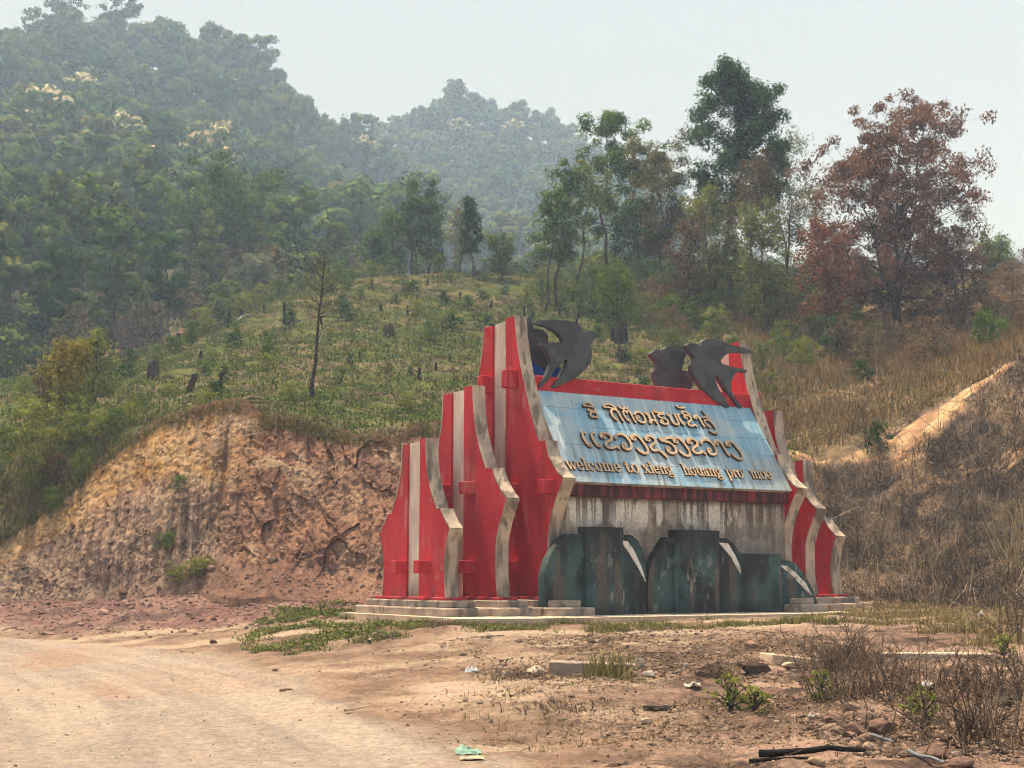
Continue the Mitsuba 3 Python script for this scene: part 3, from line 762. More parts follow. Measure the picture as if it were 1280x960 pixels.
PEN1, PEN2 = .050, .064
for nm, x, y, sx, sy in [('yo', 3.57, .74, .26, .25), ('ii', 3.52, .44, .28, .22), ('do', 4.18, .79, .29, .33), ('ii', 4.06, .44, .36, .24), ('to', 4.53, .80, .27, .34), ('tone', 4.48, .43, .30, .17),
                         ('o', 4.84, .79, .29, .31), ('no', 5.16, .79, .27, .33), ('ho', 5.47, .79, .29, .30), ('ai', 5.45, .46, .30, .13), ('bo', 5.80, .78, .27, .32), ('e', 6.10, .78, .20, .34),
                         ('kho', 6.26, .79, .30, .32), ('o_arc', 6.24, .45, .28, .17), ('mark', 6.20, .27, .26, .15), ('a', 6.56, .78, .28, .32), ('so', 6.82, .79, .28, .31), ('uu', 6.86, 1.02, .30, .22), ('tick', 6.92, .43, .14, .16)]:
    letter(glyph(nm, x, y, sx, sy, PEN1))
for nm, x, sx in [('e', 3.13, .34), ('e', 3.37, .34), ('kho', 3.60, .44), ('vo', 4.02, .40), ('ngo', 4.42, .42), ('xo', 4.82, .42), ('nyo', 5.23, .40), ('ngo', 5.60, .42), ('kho', 6.00, .44), ('vo', 6.42, .40), ('a', 6.80, .40), ('ngo', 7.13, .44)]:
    letter(glyph(nm, x, 1.60, sx, .42, PEN2))


def bar(x0, y0, x1, y1, t): return LineString([(x0, y0), (x1, y1)]).buffer(t / 2, cap_style='flat')


def oval(cx, cy, rx, ry, thick, thin, a0=None, a1=None):
    c = Point(0, 0).buffer(1, 10)
    o = shapely.affinity.translate(shapely.affinity.scale(c, rx, ry), cx, cy).difference(shapely.affinity.translate(shapely.affinity.scale(c, rx - thick, ry - thin), cx, cy))
    return o


ST, TN = .17, .07       # thick and thin strokes of the serif letters, in x-heights


def stem(x, y0=0, y1=1, foot=True, head=True):
    g = [shapely.box(x - ST / 2, y0, x + ST / 2, y1)]
    if foot: g.append(shapely.box(x - .19, y0, x + .19, y0 + TN))
    if head: g.append(Polygon([(x - .22, y1 - .02), (x, y1 + .03), (x + .02, y1 - .14), (x - .20, y1 - .08)]))
    return g


def arch(x0, x1):
    o = oval((x0 + x1) / 2, .62, (x1 - x0) / 2 + ST / 2, .40, ST * .95, .11)
    return [o.intersection(shapely.box(-1, .62, 9, 2))]


def serif(ch):
    if ch == 'o': return [oval(.36, .5, .36, .53, ST, TN)], .78
    if ch == 'e': return [oval(.34, .5, .34, .53, ST, TN).difference(shapely.box(.36, .28, 1, .47)), shapely.box(.1, .47, .66, .47 + TN)], .73
    if ch == 'c': return [oval(.34, .5, .34, .53, ST, TN).difference(shapely.box(.40, .25, 1, .72)), Point(.55, .74).buffer(.11)], .70
    if ch == 'w': return [bar(.06, 1, .28, 0, ST), bar(.28, 0, .47, 1, TN), bar(.44, 1, .66, 0, ST), bar(.66, 0, .86, 1, TN), shapely.box(-.05, .94, .24, 1.01), shapely.box(.36, .94, .58, 1.01), shapely.box(.74, .94, .98, 1.01)], 1.0
    if ch == 'l': return stem(.2, 0, 1.5), .42
    if ch == 'm': return stem(.2) + stem(.60, 0, .65, True, False) + stem(1.0, 0, .65, True, False) + arch(.2, .6) + arch(.6, 1.0), 1.24
    if ch == 'n': return stem(.2) + stem(.64, 0, .65, True, False) + arch(.2, .64), .88
    if ch == 'h': return stem(.2, 0, 1.5) + stem(.64, 0, .65, True, False) + arch(.2, .64), .88
    if ch == 'u': return [shapely.affinity.scale(unary_union(stem(.2, 0, .5, False, False) + arch(.2, .64)), 1, -1, origin=(.4, .5))] + [shapely.box(.12, .3, .29, 1), shapely.box(.0, .93, .29, 1)] + stem(.66, 0, 1, True, True), .90
    if ch == 't': return [shapely.box(.14, .12, .14 + ST, 1.32), shapely.box(0, .93, .5, 1.0), oval(.36, .2, .22, .23, ST, TN).intersection(shapely.box(.1, -.1, .6, .2))], .56
    if ch == 'x': return [bar(.08, 1, .62, 0, ST), bar(.62, 1, .08, 0, TN), shapely.box(-.03, .94, .26, 1.01), shapely.box(.46, .94, .76, 1.01), shapely.box(-.06, 0, .22, .06), shapely.box(.46, 0, .78, .06)], .80
    if ch == 'i': return stem(.2) + [Point(.19, 1.32).buffer(.12)], .42
    if ch == 'g': return [oval(.32, .66, .30, .36, ST, TN), oval(.34, -.16, .36, .24, .12, .10), bar(.5, .92, .74, .98, .11), bar(.2, .34, .16, .08, .12), bar(.14, .08, .6, .02, .12)], .78
    if ch == 'a': return [oval(.30, .28, .28, .30, ST * .9, TN), shapely.box(.44, 0, .44 + ST, .75), oval(.34, .72, .27, .30, ST, TN).intersection(shapely.box(0, .72, 1, 2)), shapely.box(.44, 0, .74, TN), Point(.14, .74).buffer(.1)], .76
    if ch == 'r': return stem(.2) + [oval(.5, .62, .30, .40, .12, .11).intersection(shapely.box(.2, .70, .62, 2)), Point(.62, .82).buffer(.13)], .68
    if ch == 'p': return stem(.2, -.45, 1) + [oval(.46, .5, .36, .53, ST, TN).intersection(shapely.box(.2, -1, 2, 2))], .88
    if ch == "'": return [Polygon([(.02, 1.05), (.22, 1.1), (.16, .78), (.1, .78)])], .26
    if ch == 'k': return [Polygon([(-.1, 1.38), (.12, 1.5), (.16, 1.25), (.05, 1.2)])], .2
    return [], .4


for word, x0, x1 in [('welcome', 2.47, 3.86), ('to', 3.97, 4.36), ('xieng', 4.46, 5.28), ('houang', 5.56, 6.66), ("pro'", 6.80, 7.34), ('moe', 7.52, 8.15)]:
    gs_, tot = [], 0
    for ch in word:
        g_, a_ = serif(ch); gs_.append((g_, tot)); tot += a_
    kx = (x1 - x0) / tot
    for g_, dx in gs_:
        pl = unary_union(g_)
        letter(shapely.affinity.affine_transform(pl, [kx, 0, 0, -.215, x0 + dx * kx, 2.225]).buffer(.003).simplify(.002), .045)

# --- reliefs in front of the wall: cliffs with white streams
R1 = [(1.81, -.37), (1.81, .43), (1.9, .72), (2.05, .98), (2.2, 1.15), (2.39, 1.30), (4.04, 1.30), (4.2, 1.19), (4.32, 1.02), (4.41, .82), (4.43, .5), (4.43, -.37)]
R2 = [(4.44, -.37), (4.44, .35), (4.5, .58), (4.6, .80), (4.76, 1.02), (4.97, 1.27), (6.66, 1.27), (6.8, 1.18), (6.95, 1.04), (7.09, .86), (7.12, .5), (7.12, -.37)]
R3 = [(7.13, -.37), (7.13, .80), (8.3, .80), (8.55, .78), (8.75, .70), (8.95, .52), (9.15, .25), (9.3, 0.0), (9.42, -.37)]
for pts, vfrt in ((R1, .86), (R2, .89), (R3, .85)):
    mon('cliff_relief', prism(Polygon(pts), 'v', .64, vfrt), 'teal', smooth=35)
for pts, vfrt in (([(2.78, -.37), (2.78, 1.15), (3.67, 1.14), (3.9, .90), (4.13, .585), (4.31, .30), (4.33, -.37)], .975), ([(5.1, -.37), (5.1, 1.1), (6.38, 1.12), (6.64, .89), (6.92, .52), (7.1, .22), (7.1, -.37)], .985),
                  ([(6.95, -.37), (6.95, .6), (8.2, .62), (8.48, .45), (8.78, .2), (9.0, .0), (9.05, -.37)], .97)):
    mon('cliff_skirt', prism(Polygon(pts), 'v', .65, vfrt), 'teal', smooth=35)
for u0, u1, top in ((2.80, 3.74, 1.45), (5.18, 6.36, 1.43), (6.92, 8.16, .93)):
    mon('cliff_block', prism(Polygon([(u0, .65), (u0, .98), (u0 + .1, 1.10), (u1 - .18, 1.10), (u1, .985), (u1, .65)]), 'w', -.371, top), 'teal')
scene['streamm'] = dict(type='principled', base_color=proc(lambda p, n, uv: mix((0.66, 0.64, 0.60), (0.30, 0.26, 0.22), smoothstep(0.55, 0.72, fbm(p.x * 8, p.y * 8, p.z * 5, 3)))), roughness=.8, specular=.2)
for pts in ([(3.63, 1.17), (3.83, 1.165), (3.98, 1.0), (4.18, .65), (4.31, .31), (4.13, .585), (3.9, .90), (3.70, 1.13)], [(6.33, 1.17), (6.59, 1.15), (6.81, .86), (6.98, .53), (7.12, .22), (6.92, .52), (6.64, .89), (6.40, 1.12)],
            [(8.12, .68), (8.33, .66), (8.6, .49), (8.87, .28), (9.06, .0), (8.78, .2), (8.48, .45), (8.2, .62)]):
    mon('white_stream', prism(Polygon(pts).buffer(.004), 'v', .66, 1.0), 'streamm')

# --- swallows of sheet metal on the ridge
def bird(poly, v1, th):
    p = Polygon(poly)
    p = p.buffer(.035).buffer(-.06).buffer(.03) if p.is_valid else p.buffer(0)
    k = mon('swallow', prism(p, 'v', v1 - th, v1), 'metal', smooth=35)
    return k


def px_local(px, py, v):
    r = FW + RT * (px - 640) / FOCAL + UP * (480 - py) / FOCAL
    t = (v - (EYE - MO) @ MN) / (r @ MN)
    q = EYE + r * t - MO
    return q @ MD, q[2]


def bird_at(pts, scale, ox, oy, v, th, label):
    k = bird([px_local(x / scale + ox, y / scale + oy, v) for x, y in pts], v, th)
    tag(k, label)


bird_at([(160, 185), (300, 166), (450, 160), (590, 170), (660, 195), (697, 240), (715, 287), (760, 268), (815, 278), (865, 320), (830, 355), (780, 402), (795, 450), (800, 520), (788, 585), (740, 645), (640, 735), (520, 795), (385, 852), (490, 725), (540, 630), (572, 520), (440, 640), (390, 720), (300, 828), (266, 828), (330, 730), (375, 660), (398, 600), (385, 530), (350, 460), (310, 415), (125, 410), (300, 393), (525, 383), (500, 330), (440, 268), (360, 225), (260, 198)], 8, 640, 380, -.36, .16,
        'large dark metal swallow flying right beside the left gable')
bird_at([(165, 130), (195, 130), (215, 255), (270, 248), (320, 268), (358, 310), (360, 360), (400, 520), (395, 640), (380, 720), (230, 720), (190, 560), (170, 300)], 8, 640, 380, -.95, .14,
        'dark metal swallow half hidden behind the larger left one')
bird_at([(470, 172), (500, 152), (560, 155), (605, 190), (620, 140), (665, 110), (740, 108), (800, 130), (880, 158), (1000, 190), (1130, 236), (1100, 250), (1000, 240), (900, 245), (850, 270), (815, 310), (808, 345), (830, 362), (940, 395), (1040, 415), (1150, 440), (1080, 442), (970, 432), (935, 475), (912, 540), (908, 620), (940, 690), (1030, 800), (1000, 802), (880, 640), (790, 490), (762, 455), (750, 520), (780, 600), (840, 700), (905, 795), (870, 792), (760, 722), (640, 612), (560, 500), (525, 430), (518, 370), (540, 320), (560, 300), (500, 230)], 8, 800, 410, -.36, .16,
        'large dark metal swallow flying left beside the right gable')
bird_at([(105, 258), (150, 225), (190, 225), (240, 258), (240, 210), (280, 185), (330, 178), (400, 195), (465, 235), (430, 360), (372, 605), (200, 605), (160, 520), (150, 440), (180, 380), (168, 335)], 8, 800, 410, -.95, .16,
        'dark metal swallow left of the right pair, head raised to the left')
bird_at([(400, 425), (470, 430), (545, 510), (510, 620), (420, 620), (385, 520)], 8, 800, 410, -1.5, .14, 'small dark metal swallow behind the right pair')
# ------------------------------------------------------------------ trees and other plants
def crown_radius(shape, t):
    if shape == 'dome': return np.sqrt(np.clip(1 - (1.15 * t - 0.25) ** 2 / 0.85, 0.02, 1))
    if shape == 'column': return 0.55 + 0.45 * np.sin(np.pi * np.clip(t * 0.9 + 0.1, 0, 1))
    if shape == 'cone': return 0.12 + 0.88 * np.clip(1 - t, 0, 1) ** 0.8 * np.minimum(1, 0.5 + 2.5 * t)
    if shape == 'vase': return 0.25 + 0.75 * np.clip(t * 1.25, 0, 1) ** 0.8 * np.sqrt(np.clip(1.02 - t ** 6, 0, 1))
    if shape == 'flat': return np.where(t > 0.45, 1.0, 0.35 + t)
    return 0.35 + 0.65 * np.sin(np.pi * np.clip(0.12 + 0.8 * t, 0, 1))


def bark_colors(n, rng, c=(0.075, 0.06, 0.048)):
    return np.clip(np.array(c) * rng.uniform(0.7, 1.3, (n, 1)), 0.005, 0.8)


def make_tree(seed, H, R, base=0.35, shape='dome', nb=22, nl=6000, leaf=0.2, clump=0.7, lean=(0, 0), trunk=0.16, up=0.45, ratio=0.5, droop=0.0, quad=True,
              c0=(0.035, 0.055, 0.02), c1=(0.075, 0.09, 0.035), top=None, bark=(0.075, 0.06, 0.048), stems=1, sub=3, flat=0.8, wig=0.05, twig=True, gap=0.0, rad=0.8):
    """(trunk mesh, trunk colours, crown mesh, crown colours) of a tree standing at the origin."""
    rng = np.random.default_rng(seed)
    tubes, centers, wts = [], [], []
    for s in range(stems):
        n = 9; tt = np.linspace(0, 1, n)
        off = rng.normal(size=(n, 2)).cumsum(0) * H * wig / 3; off -= off[0]
        spread = np.zeros(2) if stems == 1 else np.array([math.cos(s * 2.4), math.sin(s * 2.4)]) * R * 0.45
        hs = H * (1.0 if s == 0 else rng.uniform(0.75, 0.95))
        ax = np.stack([off[:, 0] + (lean[0] * H + spread[0]) * tt ** 1.3, off[:, 1] + (lean[1] * H + spread[1]) * tt ** 1.3, tt * hs * 0.94], -1)
        r = trunk * (0.75 if stems > 1 else 1) * (1 - 0.86 * tt) * (1 + 0.5 * np.exp(-tt * 18))
        tubes.append(tube(ax, r, 7))
        k = max(4, nb // stems)
        for b in range(k):
            t = (b + rng.uniform(0.2, 0.8)) / k
            h = base + (1 - base) * t * 0.93
            p0 = np.array([np.interp(h, tt, ax[:, i]) for i in range(3)])
            az = b * 2.399 + rng.uniform(-0.5, 0.5) + s
            L = R * float(crown_radius(shape, np.array(t))) * rng.uniform(0.7, 1.08) * (0.75 if stems > 1 else 1)
            el = np.interp(t, [0, 1], [0.25, 1.0]) + rng.uniform(-0.2, 0.25) - droop * 0.2
            if shape == 'flat': el = 0.35
            d = np.array([math.cos(az) * math.cos(el), math.sin(az) * math.cos(el), math.sin(el)])
            q = np.linspace(0, 1, 5)[:, None]
            bend = rng.normal(size=3) * 0.12
            pts = p0 + d * L * q * (1 / max(math.cos(el), .45)) * (0.9 if el > 0.9 else 1) + bend * L * q ** 2
            rb = max(0.012, float(np.interp(h, tt, r)) * 0.5) * (1 - 0.85 * q[:, 0])
            tubes.append(tube(pts, rb, 4))
            if rng.uniform() < gap: continue
            centers.append(pts[-1]); wts.append(1.0)
            for m in range(sub):
                u = rng.uniform(0.4, 0.95)
                c = p0 + (pts[-1] - p0) * u + rng.normal(size=3) * np.array([1, 1, 0.6]) * L * 0.28
                if twig: tubes.append(tube(np.stack([p0 + (pts[-1] - p0) * max(0.2, u - 0.25), c]), [rb[2] * 0.5, 0.008], 3, False))
                centers.append(c); wts.append(0.8)
    centers = np.array(centers); wts = np.array(wts) * rng.uniform(0.5, 1.5, len(centers))
    which = rng.choice(len(centers), nl, p=wts / wts.sum())
    dv = rng.normal(size=(nl, 3)); dv /= np.linalg.norm(dv, axis=1, keepdims=True)
    cr = clump * rng.uniform(0.65, 1.35, len(centers))
    pos = centers[which] + dv * (cr[which] * rng.uniform(0.05, 1, nl) ** 0.45)[:, None] * np.array([1, 1, flat])
    v, f, kk = leaves(pos, leaf, rng, up, ratio, dv, droop, quad, rad)
    tone = rng.uniform(0.72, 1.28, len(centers))[which]
    if rad > 1: c0 = np.array(c0) * .65 + np.array(c1) * .35; c1 = np.array(c0) * .5 + np.array(c1) * .5
    col = leaf_colors(nl, 1, rng, c0, c1, .16 if rad < 1 else .06) * tone[:, None]
    if top is not None:                                    # blossom on the outermost tips of the crown
        hgt = (pos[:, 2] - pos[:, 2].min()) / np.ptp(pos[:, 2]); m = (hgt + rng.normal(size=nl) * 0.12 > 0.62) & (dv[:, 2] > 0.0)
        col[m] = np.array(top) * rng.uniform(0.7, 1.2, (m.sum(), 1))
    tv, tf = cat_mesh(tubes)
    mid = np.array([centers[:, 0].mean(), centers[:, 1].mean(), centers[:, 2].min() * .6 + centers[:, 2].mean() * .4])
    cd = pos - mid; cd /= np.linalg.norm(cd, axis=1, keepdims=True) + 1e-9
    ln = .8 * dv + .6 * cd + rng.normal(size=(nl, 3)) * (.42 if quad else .22) + [0, 0, .15]; ln /= np.linalg.norm(ln, axis=1, keepdims=True) + 1e-9
    return (tv, tf), bark_colors(len(tv), rng, bark), (v, f, np.repeat(ln, kk, axis=0)), np.repeat(np.clip(col, .004, .9), kk, axis=0)


def moved(m, pos, rot=0.0, s=1.0):
    c, si = math.cos(rot), math.sin(rot)
    v = m[0] * s
    turn = lambda a: np.stack([a[:, 0] * c - a[:, 1] * si, a[:, 0] * si + a[:, 1] * c, a[:, 2]], -1)  # noqa: E731
    return (turn(v) + pos, m[1], *(turn(m[2]) for _ in m[2:3]))


def plant(name, label, cat, pos, made, group=None, rot=0.0, s=1.0, parts=('trunk', 'crown'), leafm='leaf_thin', part_labels=None):
    key = numbered(name)
    tag(key, label, cat, group)
    obj(parts[0], moved(made[0], pos, rot, s), 'bark', key, smooth=True, color=made[1])
    k = numbered(key + '__' + parts[1]); scene[k] = foliage(*moved(made[2], pos, rot, s), leafm, made[3])
    return key


GREEN0, GREEN1 = (0.050, 0.100, 0.022), (0.115, 0.180, 0.040)
DARK0, DARK1 = (0.022, 0.056, 0.016), (0.052, 0.100, 0.028)
OLIVE0, OLIVE1 = (0.085, 0.112, 0.028), (0.165, 0.185, 0.055)
BROWN0, BROWN1 = (0.095, 0.072, 0.043), (0.17, 0.130, 0.078)
RUST0, RUST1 = (0.105, 0.058, 0.040), (0.175, 0.100, 0.064)
LIME0, LIME1 = (0.12, 0.165, 0.034), (0.22, 0.235, 0.058)
PALE0, PALE1 = (0.12, 0.145, 0.085), (0.19, 0.21, 0.13)

# --- trees that stand out, each with its own look: name, label, category, px of the foot, distance, py of the top, crown radius, options
TREES = [
    ('broadleaf_tree', 'tall dark green broadleaf tree, dense crowned, rising highest above the thicket', 'tree', 915, 84, 78, 2.9, dict(base=.40, shape='dome', nb=46, nl=30000, leaf=.24, clump=.80, sub=3, flat=.85, wig=.06, gap=.1, c0=DARK0, c1=DARK1, trunk=.2, lean=(.02, 0))),
    ('withered_tree', 'big rust brown tree with withered leaves on the right slope', 'tree', 1128, 74, 114, 5.3, dict(base=.15, shape='dome', nb=104, nl=40000, leaf=.21, ratio=.42, clump=.55, c0=RUST0, c1=RUST1, droop=.9, up=-.1, sub=5, trunk=.15, stems=3, bark=(.055, .045, .04), wig=.03)),
    ('slender_tree', 'tall light green tree with feathery crown above the hilltop, standing straight', 'tree', 757, 96, 150, 2.6, dict(base=.42, shape='round', nb=20, nl=9500, leaf=.24, clump=.7, sub=2, c0=GREEN0, c1=GREEN1, trunk=.17, lean=(.04, 0))),
    ('leaning_tree', 'thin tree leaning right with a flat spreading green canopy', 'tree', 762, 97, 193, 2.4, dict(base=.80, shape='flat', nb=14, nl=3200, leaf=.24, clump=.6, flat=.4, c0=GREEN0, c1=GREEN1, trunk=.10, lean=(.34, 0))),
    ('slim_tree', 'slim green tree, taller and pointed one of the pair right of the hilltop', 'tree', 697, 90, 200, 1.15, dict(base=.36, shape='column', nb=22, nl=4200, leaf=.22, clump=.5, c0=DARK0, c1=GREEN1, trunk=.11, lean=(.01, 0))),
    ('slim_tree', 'slim green tree, lower and wider one of the pair right of the hilltop', 'tree', 681, 88, 240, 1.2, dict(base=.48, shape='column', nb=18, nl=3600, leaf=.22, clump=.5, c0=GREEN0, c1=GREEN1, trunk=.10)),
    ('sparse_tree', 'thin leaning tree with sparse grey green leaves beside the slim pair', 'tree', 716, 92, 214, 1.6, dict(base=.5, shape='round', nb=16, nl=2200, leaf=.22, clump=.6, c0=OLIVE0, c1=OLIVE1, trunk=.10, lean=(.12, 0))),
    ('vase_tree', 'brown green tree shaped like a vase, left of the tall dark broadleaf tree', 'tree', 838, 86, 200, 2.2, dict(base=.40, shape='vase', nb=30, nl=11000, leaf=.2, clump=.6, sub=2, c0=OLIVE0, c1=BROWN1, trunk=.14)),
    ('forked_tree', 'dark tree with a forked bare trunk and tufted crowns on the crest of the clearing', 'tree', 510, 110, 234, 1.9, dict(base=.52, shape='round', nb=12, nl=5200, leaf=.26, clump=.62, sub=2, c0=DARK0, c1=GREEN1, trunk=.18, stems=2, bark=(.04, .034, .03))),
    ('bushy_tree', 'bushy green tree right of the forked tree on the crest', 'tree', 534, 110, 252, 1.2, dict(base=.22, shape='column', nb=24, nl=4200, leaf=.25, clump=.6, c0=DARK0, c1=GREEN1, trunk=.12)),
    ('bushy_tree', 'bushy green tree left of the forked tree on the crest', 'tree', 484, 111, 268, 1.15, dict(base=.25, shape='column', nb=20, nl=3400, leaf=.25, clump=.6, c0=GREEN0, c1=GREEN1, trunk=.12)),
    ('small_tree', 'small rounded tree at the left end of the crest row', 'tree', 463, 112, 288, 1.1, dict(base=.3, shape='round', nb=16, nl=2400, leaf=.25, clump=.55, c0=GREEN0, c1=GREEN1, trunk=.1)),
    ('pointed_tree', 'narrow pointed dark tree standing alone on the hilltop', 'tree', 592, 101, 238, .95, dict(base=.32, shape='cone', nb=26, nl=3600, leaf=.22, clump=.42, c0=DARK0, c1=GREEN0, trunk=.1)),
    ('scorched_tree', 'scorched brownish tree close left of the pointed tree', 'tree', 573, 104, 262, 1.0, dict(base=.25, shape='column', nb=24, nl=1800, leaf=.2, clump=.5, c0=BROWN0, c1=OLIVE1, trunk=.1)),
    ('lone_tree', 'thin bare dark trunk with wispy brown crown, alone on the green clearing', 'tree', 388, 53, 305, .75, dict(base=.55, shape='round', nb=34, nl=380, leaf=.10, clump=.38, c0=BROWN0, c1=OLIVE1, trunk=.085, lean=(.075, 0), bark=(.045, .036, .03), sub=4, wig=.03)),
    ('grey_tree', 'pale grey green tree with open crown between the dark broadleaf and the withered tree', 'tree', 992, 90, 172, 2.4, dict(base=.38, shape='round', nb=34, nl=5200, leaf=.19, clump=.7, c0=PALE0, c1=PALE1, trunk=.12, stems=2)),
    ('brown_tree', 'brown leaved slender tree in front of the tall dark broadleaf tree', 'tree', 942, 78, 200, 1.5, dict(base=.3, shape='column', nb=30, nl=4800, leaf=.18, clump=.6, c0=BROWN0, c1=(.11, .085, .04), trunk=.11)),
    ('olive_tree', 'yellowish green slender tree between the vase shaped and the brown one', 'tree', 897, 80, 245, 1.6, dict(base=.25, shape='column', nb=28, nl=5600, leaf=.19, clump=.65, c0=OLIVE0, c1=LIME1, trunk=.1)),
    ('red_leaved_tree', 'small tree with reddish leaves left of the big withered tree', 'tree', 1040, 70, 285, 1.35, dict(base=.30, shape='round', nb=26, nl=4200, leaf=.17, clump=.5, c0=(.14, .058, .035), c1=(.22, .095, .055), droop=.5, trunk=.08)),
    ('edge_tree', 'small fresh green tree at the right edge on the skyline', 'tree', 1256, 96, 312, 1.25, dict(base=.2, shape='round', nb=18, nl=3000, leaf=.2, clump=.55, c0=GREEN0, c1=LIME0, trunk=.08)),
    ('dark_tree', 'low spreading dark tree behind the feathery tall tree', 'tree', 800, 108, 262, 2.4, dict(base=.25, shape='dome', nb=26, nl=7500, leaf=.26, clump=.9, c0=DARK0, c1=GREEN0, trunk=.15)),
    ('thicket_tree', 'thin grey tree with half bare crown right of the pale grey green tree', 'tree', 1018, 80, 238, 1.3, dict(base=.35, shape='column', nb=30, nl=2600, leaf=.17, clump=.55, c0=BROWN0, c1=OLIVE1, trunk=.09)),
    ('thicket_tree', 'thin olive tree in the thicket directly left of the reddish small tree', 'tree', 965, 74, 258, 1.4, dict(base=.25, shape='column', nb=28, nl=4600, leaf=.18, clump=.6, c0=OLIVE0, c1=OLIVE1, trunk=.09)),
    ('thicket_tree', 'thin tree with brown curled leaves left of the olive slender tree', 'tree', 862, 77, 282, 1.3, dict(base=.25, shape='column', nb=26, nl=3400, leaf=.18, clump=.55, c0=BROWN0, c1=RUST0, trunk=.09)),
    ('thicket_tree', 'brown half bare tree below the right side of the big withered tree', 'tree', 1215, 73, 250, 1.9, dict(base=.2, shape='dome', nb=34, nl=4200, leaf=.17, clump=.6, c0=BROWN0, c1=RUST0, droop=.5, trunk=.09, stems=2)),
    ('bright_shrub_tree', 'bushy bright green tree on the crest between the lone pointed tree and the slim pair', 'tree', 628, 100, 296, 1.0, dict(base=.15, shape='round', nb=18, nl=2800, leaf=.2, clump=.5, c0=GREEN0, c1=LIME0, trunk=.08)),
    ('stump_tree', 'small round olive tree growing beside the charred stump above the roof board', 'tree', 772, 66, 338, 1.05, dict(base=.42, shape='round', nb=20, nl=2600, leaf=.16, clump=.42, c0=OLIVE0, c1=GREEN1, trunk=.07)),
    ('yellow_shrub_tree', 'yellowish green bushy tree at the left edge above the cut bank', 'tree', 72, 51, 428, 1.25, dict(base=.12, shape='dome', nb=30, nl=5200, leaf=.15, clump=.42, c0=(.14, .14, .03), c1=(.27, .22, .05), trunk=.06, stems=2)),
    ('yellow_shrub_tree', 'light green bushy tree beside the yellowish one, close to a tall stump', 'tree', 108, 52, 424, .8, dict(base=.25, shape='round', nb=20, nl=2600, leaf=.14, clump=.36, c0=LIME0, c1=LIME1, trunk=.05)),
    ('spreading_tree', 'large spreading forest tree with dark bare trunk at the left rim of the clearing', 'tree', 268, 135, 213, 4.2, dict(base=.52, shape='flat', nb=26, nl=9000, leaf=.42, clump=1.3, flat=.6, c0=GREEN0, c1=GREEN1, trunk=.3, bark=(.035, .03, .026))),
    ('pale_bush_tree', 'silvery green rounded tree below the large spreading forest tree', 'tree', 318, 118, 326, 2.1, dict(base=.12, shape='dome', nb=30, nl=5200, leaf=.3, clump=.7, c0=PALE0, c1=PALE1, trunk=.1)),
]
for k, (nm, lb, ct, px, Y, top, R, o) in enumerate(TREES):
    base = stand(px, Y)
    H = at(px, top, Y)[2] - base[2]
    base[2] -= 0.1
    plant(nm, lb, ct, base, make_tree(100 + k, H + .1, R, **o))

# --- the forest: a few kinds of tree, each standing many times
KINDS = []


def forest_kind(seed, leafn, leaf, leafm='leaf', **o):
    made = make_tree(seed, nl=leafn, leaf=leaf, quad=False, twig=False, ratio=.8, rad=(1.3 if leaf < .75 else 1.5), **o)
    g = f'forest_kind_{len(KINDS)}'
    KINDS.append(g)
    scene[g] = {'type': 'shapegroup', 'trunk': ply(made[0], 'bark', smooth=True, color=made[1]), 'crown': foliage(*made[2], leafm, made[3])}
    return g


def crowd(seeds, leafn, leaf, palette, **o):
    return [forest_kind(s, leafn, leaf, 'leaf', c0=p[0], c1=p[1], top=p[2] if len(p) > 2 else None, **o) for s, p in zip(seeds, palette)]


NEARK = crowd((201, 202, 203), 5200, .55, [(GREEN0, GREEN1), (OLIVE0, GREEN1), (DARK0, GREEN0)], H=17, R=3.0, base=.42, shape='round', nb=15, clump=1.15, trunk=.2, sub=2) \
    + crowd((204, 205), 4000, .52, [(GREEN0, OLIVE1), (DARK0, GREEN1)], H=18, R=2.2, base=.48, shape='column', nb=13, clump=1.0, trunk=.17, sub=2) \
    + crowd((206,), 1500, .4, [(BROWN0, OLIVE1)], H=14, R=1.9, base=.4, shape='column', nb=24, clump=.8, trunk=.13)
UNDERK = crowd((211, 212), 1600, .4, [(GREEN0, OLIVE1), (OLIVE0, LIME0)], H=5, R=2.0, base=.12, shape='dome', nb=18, clump=.75, trunk=.07) \
    + crowd((213,), 420, .3, [(BROWN0, BROWN1)], H=6, R=1.6, base=.2, shape='dome', nb=26, clump=.7, trunk=.06)
FARK = crowd((221, 222, 223, 224), 2100, 1.05, [(DARK0, GREEN1), (GREEN0, GREEN1), (OLIVE0, OLIVE1), (DARK0, GREEN0)], H=16, R=4.6, base=.35, shape='dome', nb=17, clump=1.75, trunk=.25, sub=1) \
    + crowd((225,), 1700, .95, [(DARK0, GREEN0)], H=19, R=3.0, base=.35, shape='cone', nb=16, clump=1.3, trunk=.22, sub=1) \
    + crowd((226,), 1700, .8, [(GREEN0, GREEN1)], H=20, R=3.8, base=.55, shape='flat', nb=18, clump=1.2, trunk=.22, gap=.2)
BLOOMK = crowd((231, 232), 2600, .9, [(DARK0, GREEN1, (.50, .46, .26)), (OLIVE0, GREEN1, (.46, .40, .24))], H=15, R=5.6, base=.3, shape='dome', nb=22, clump=1.7, trunk=.25, sub=1)

frng = np.random.default_rng(77)


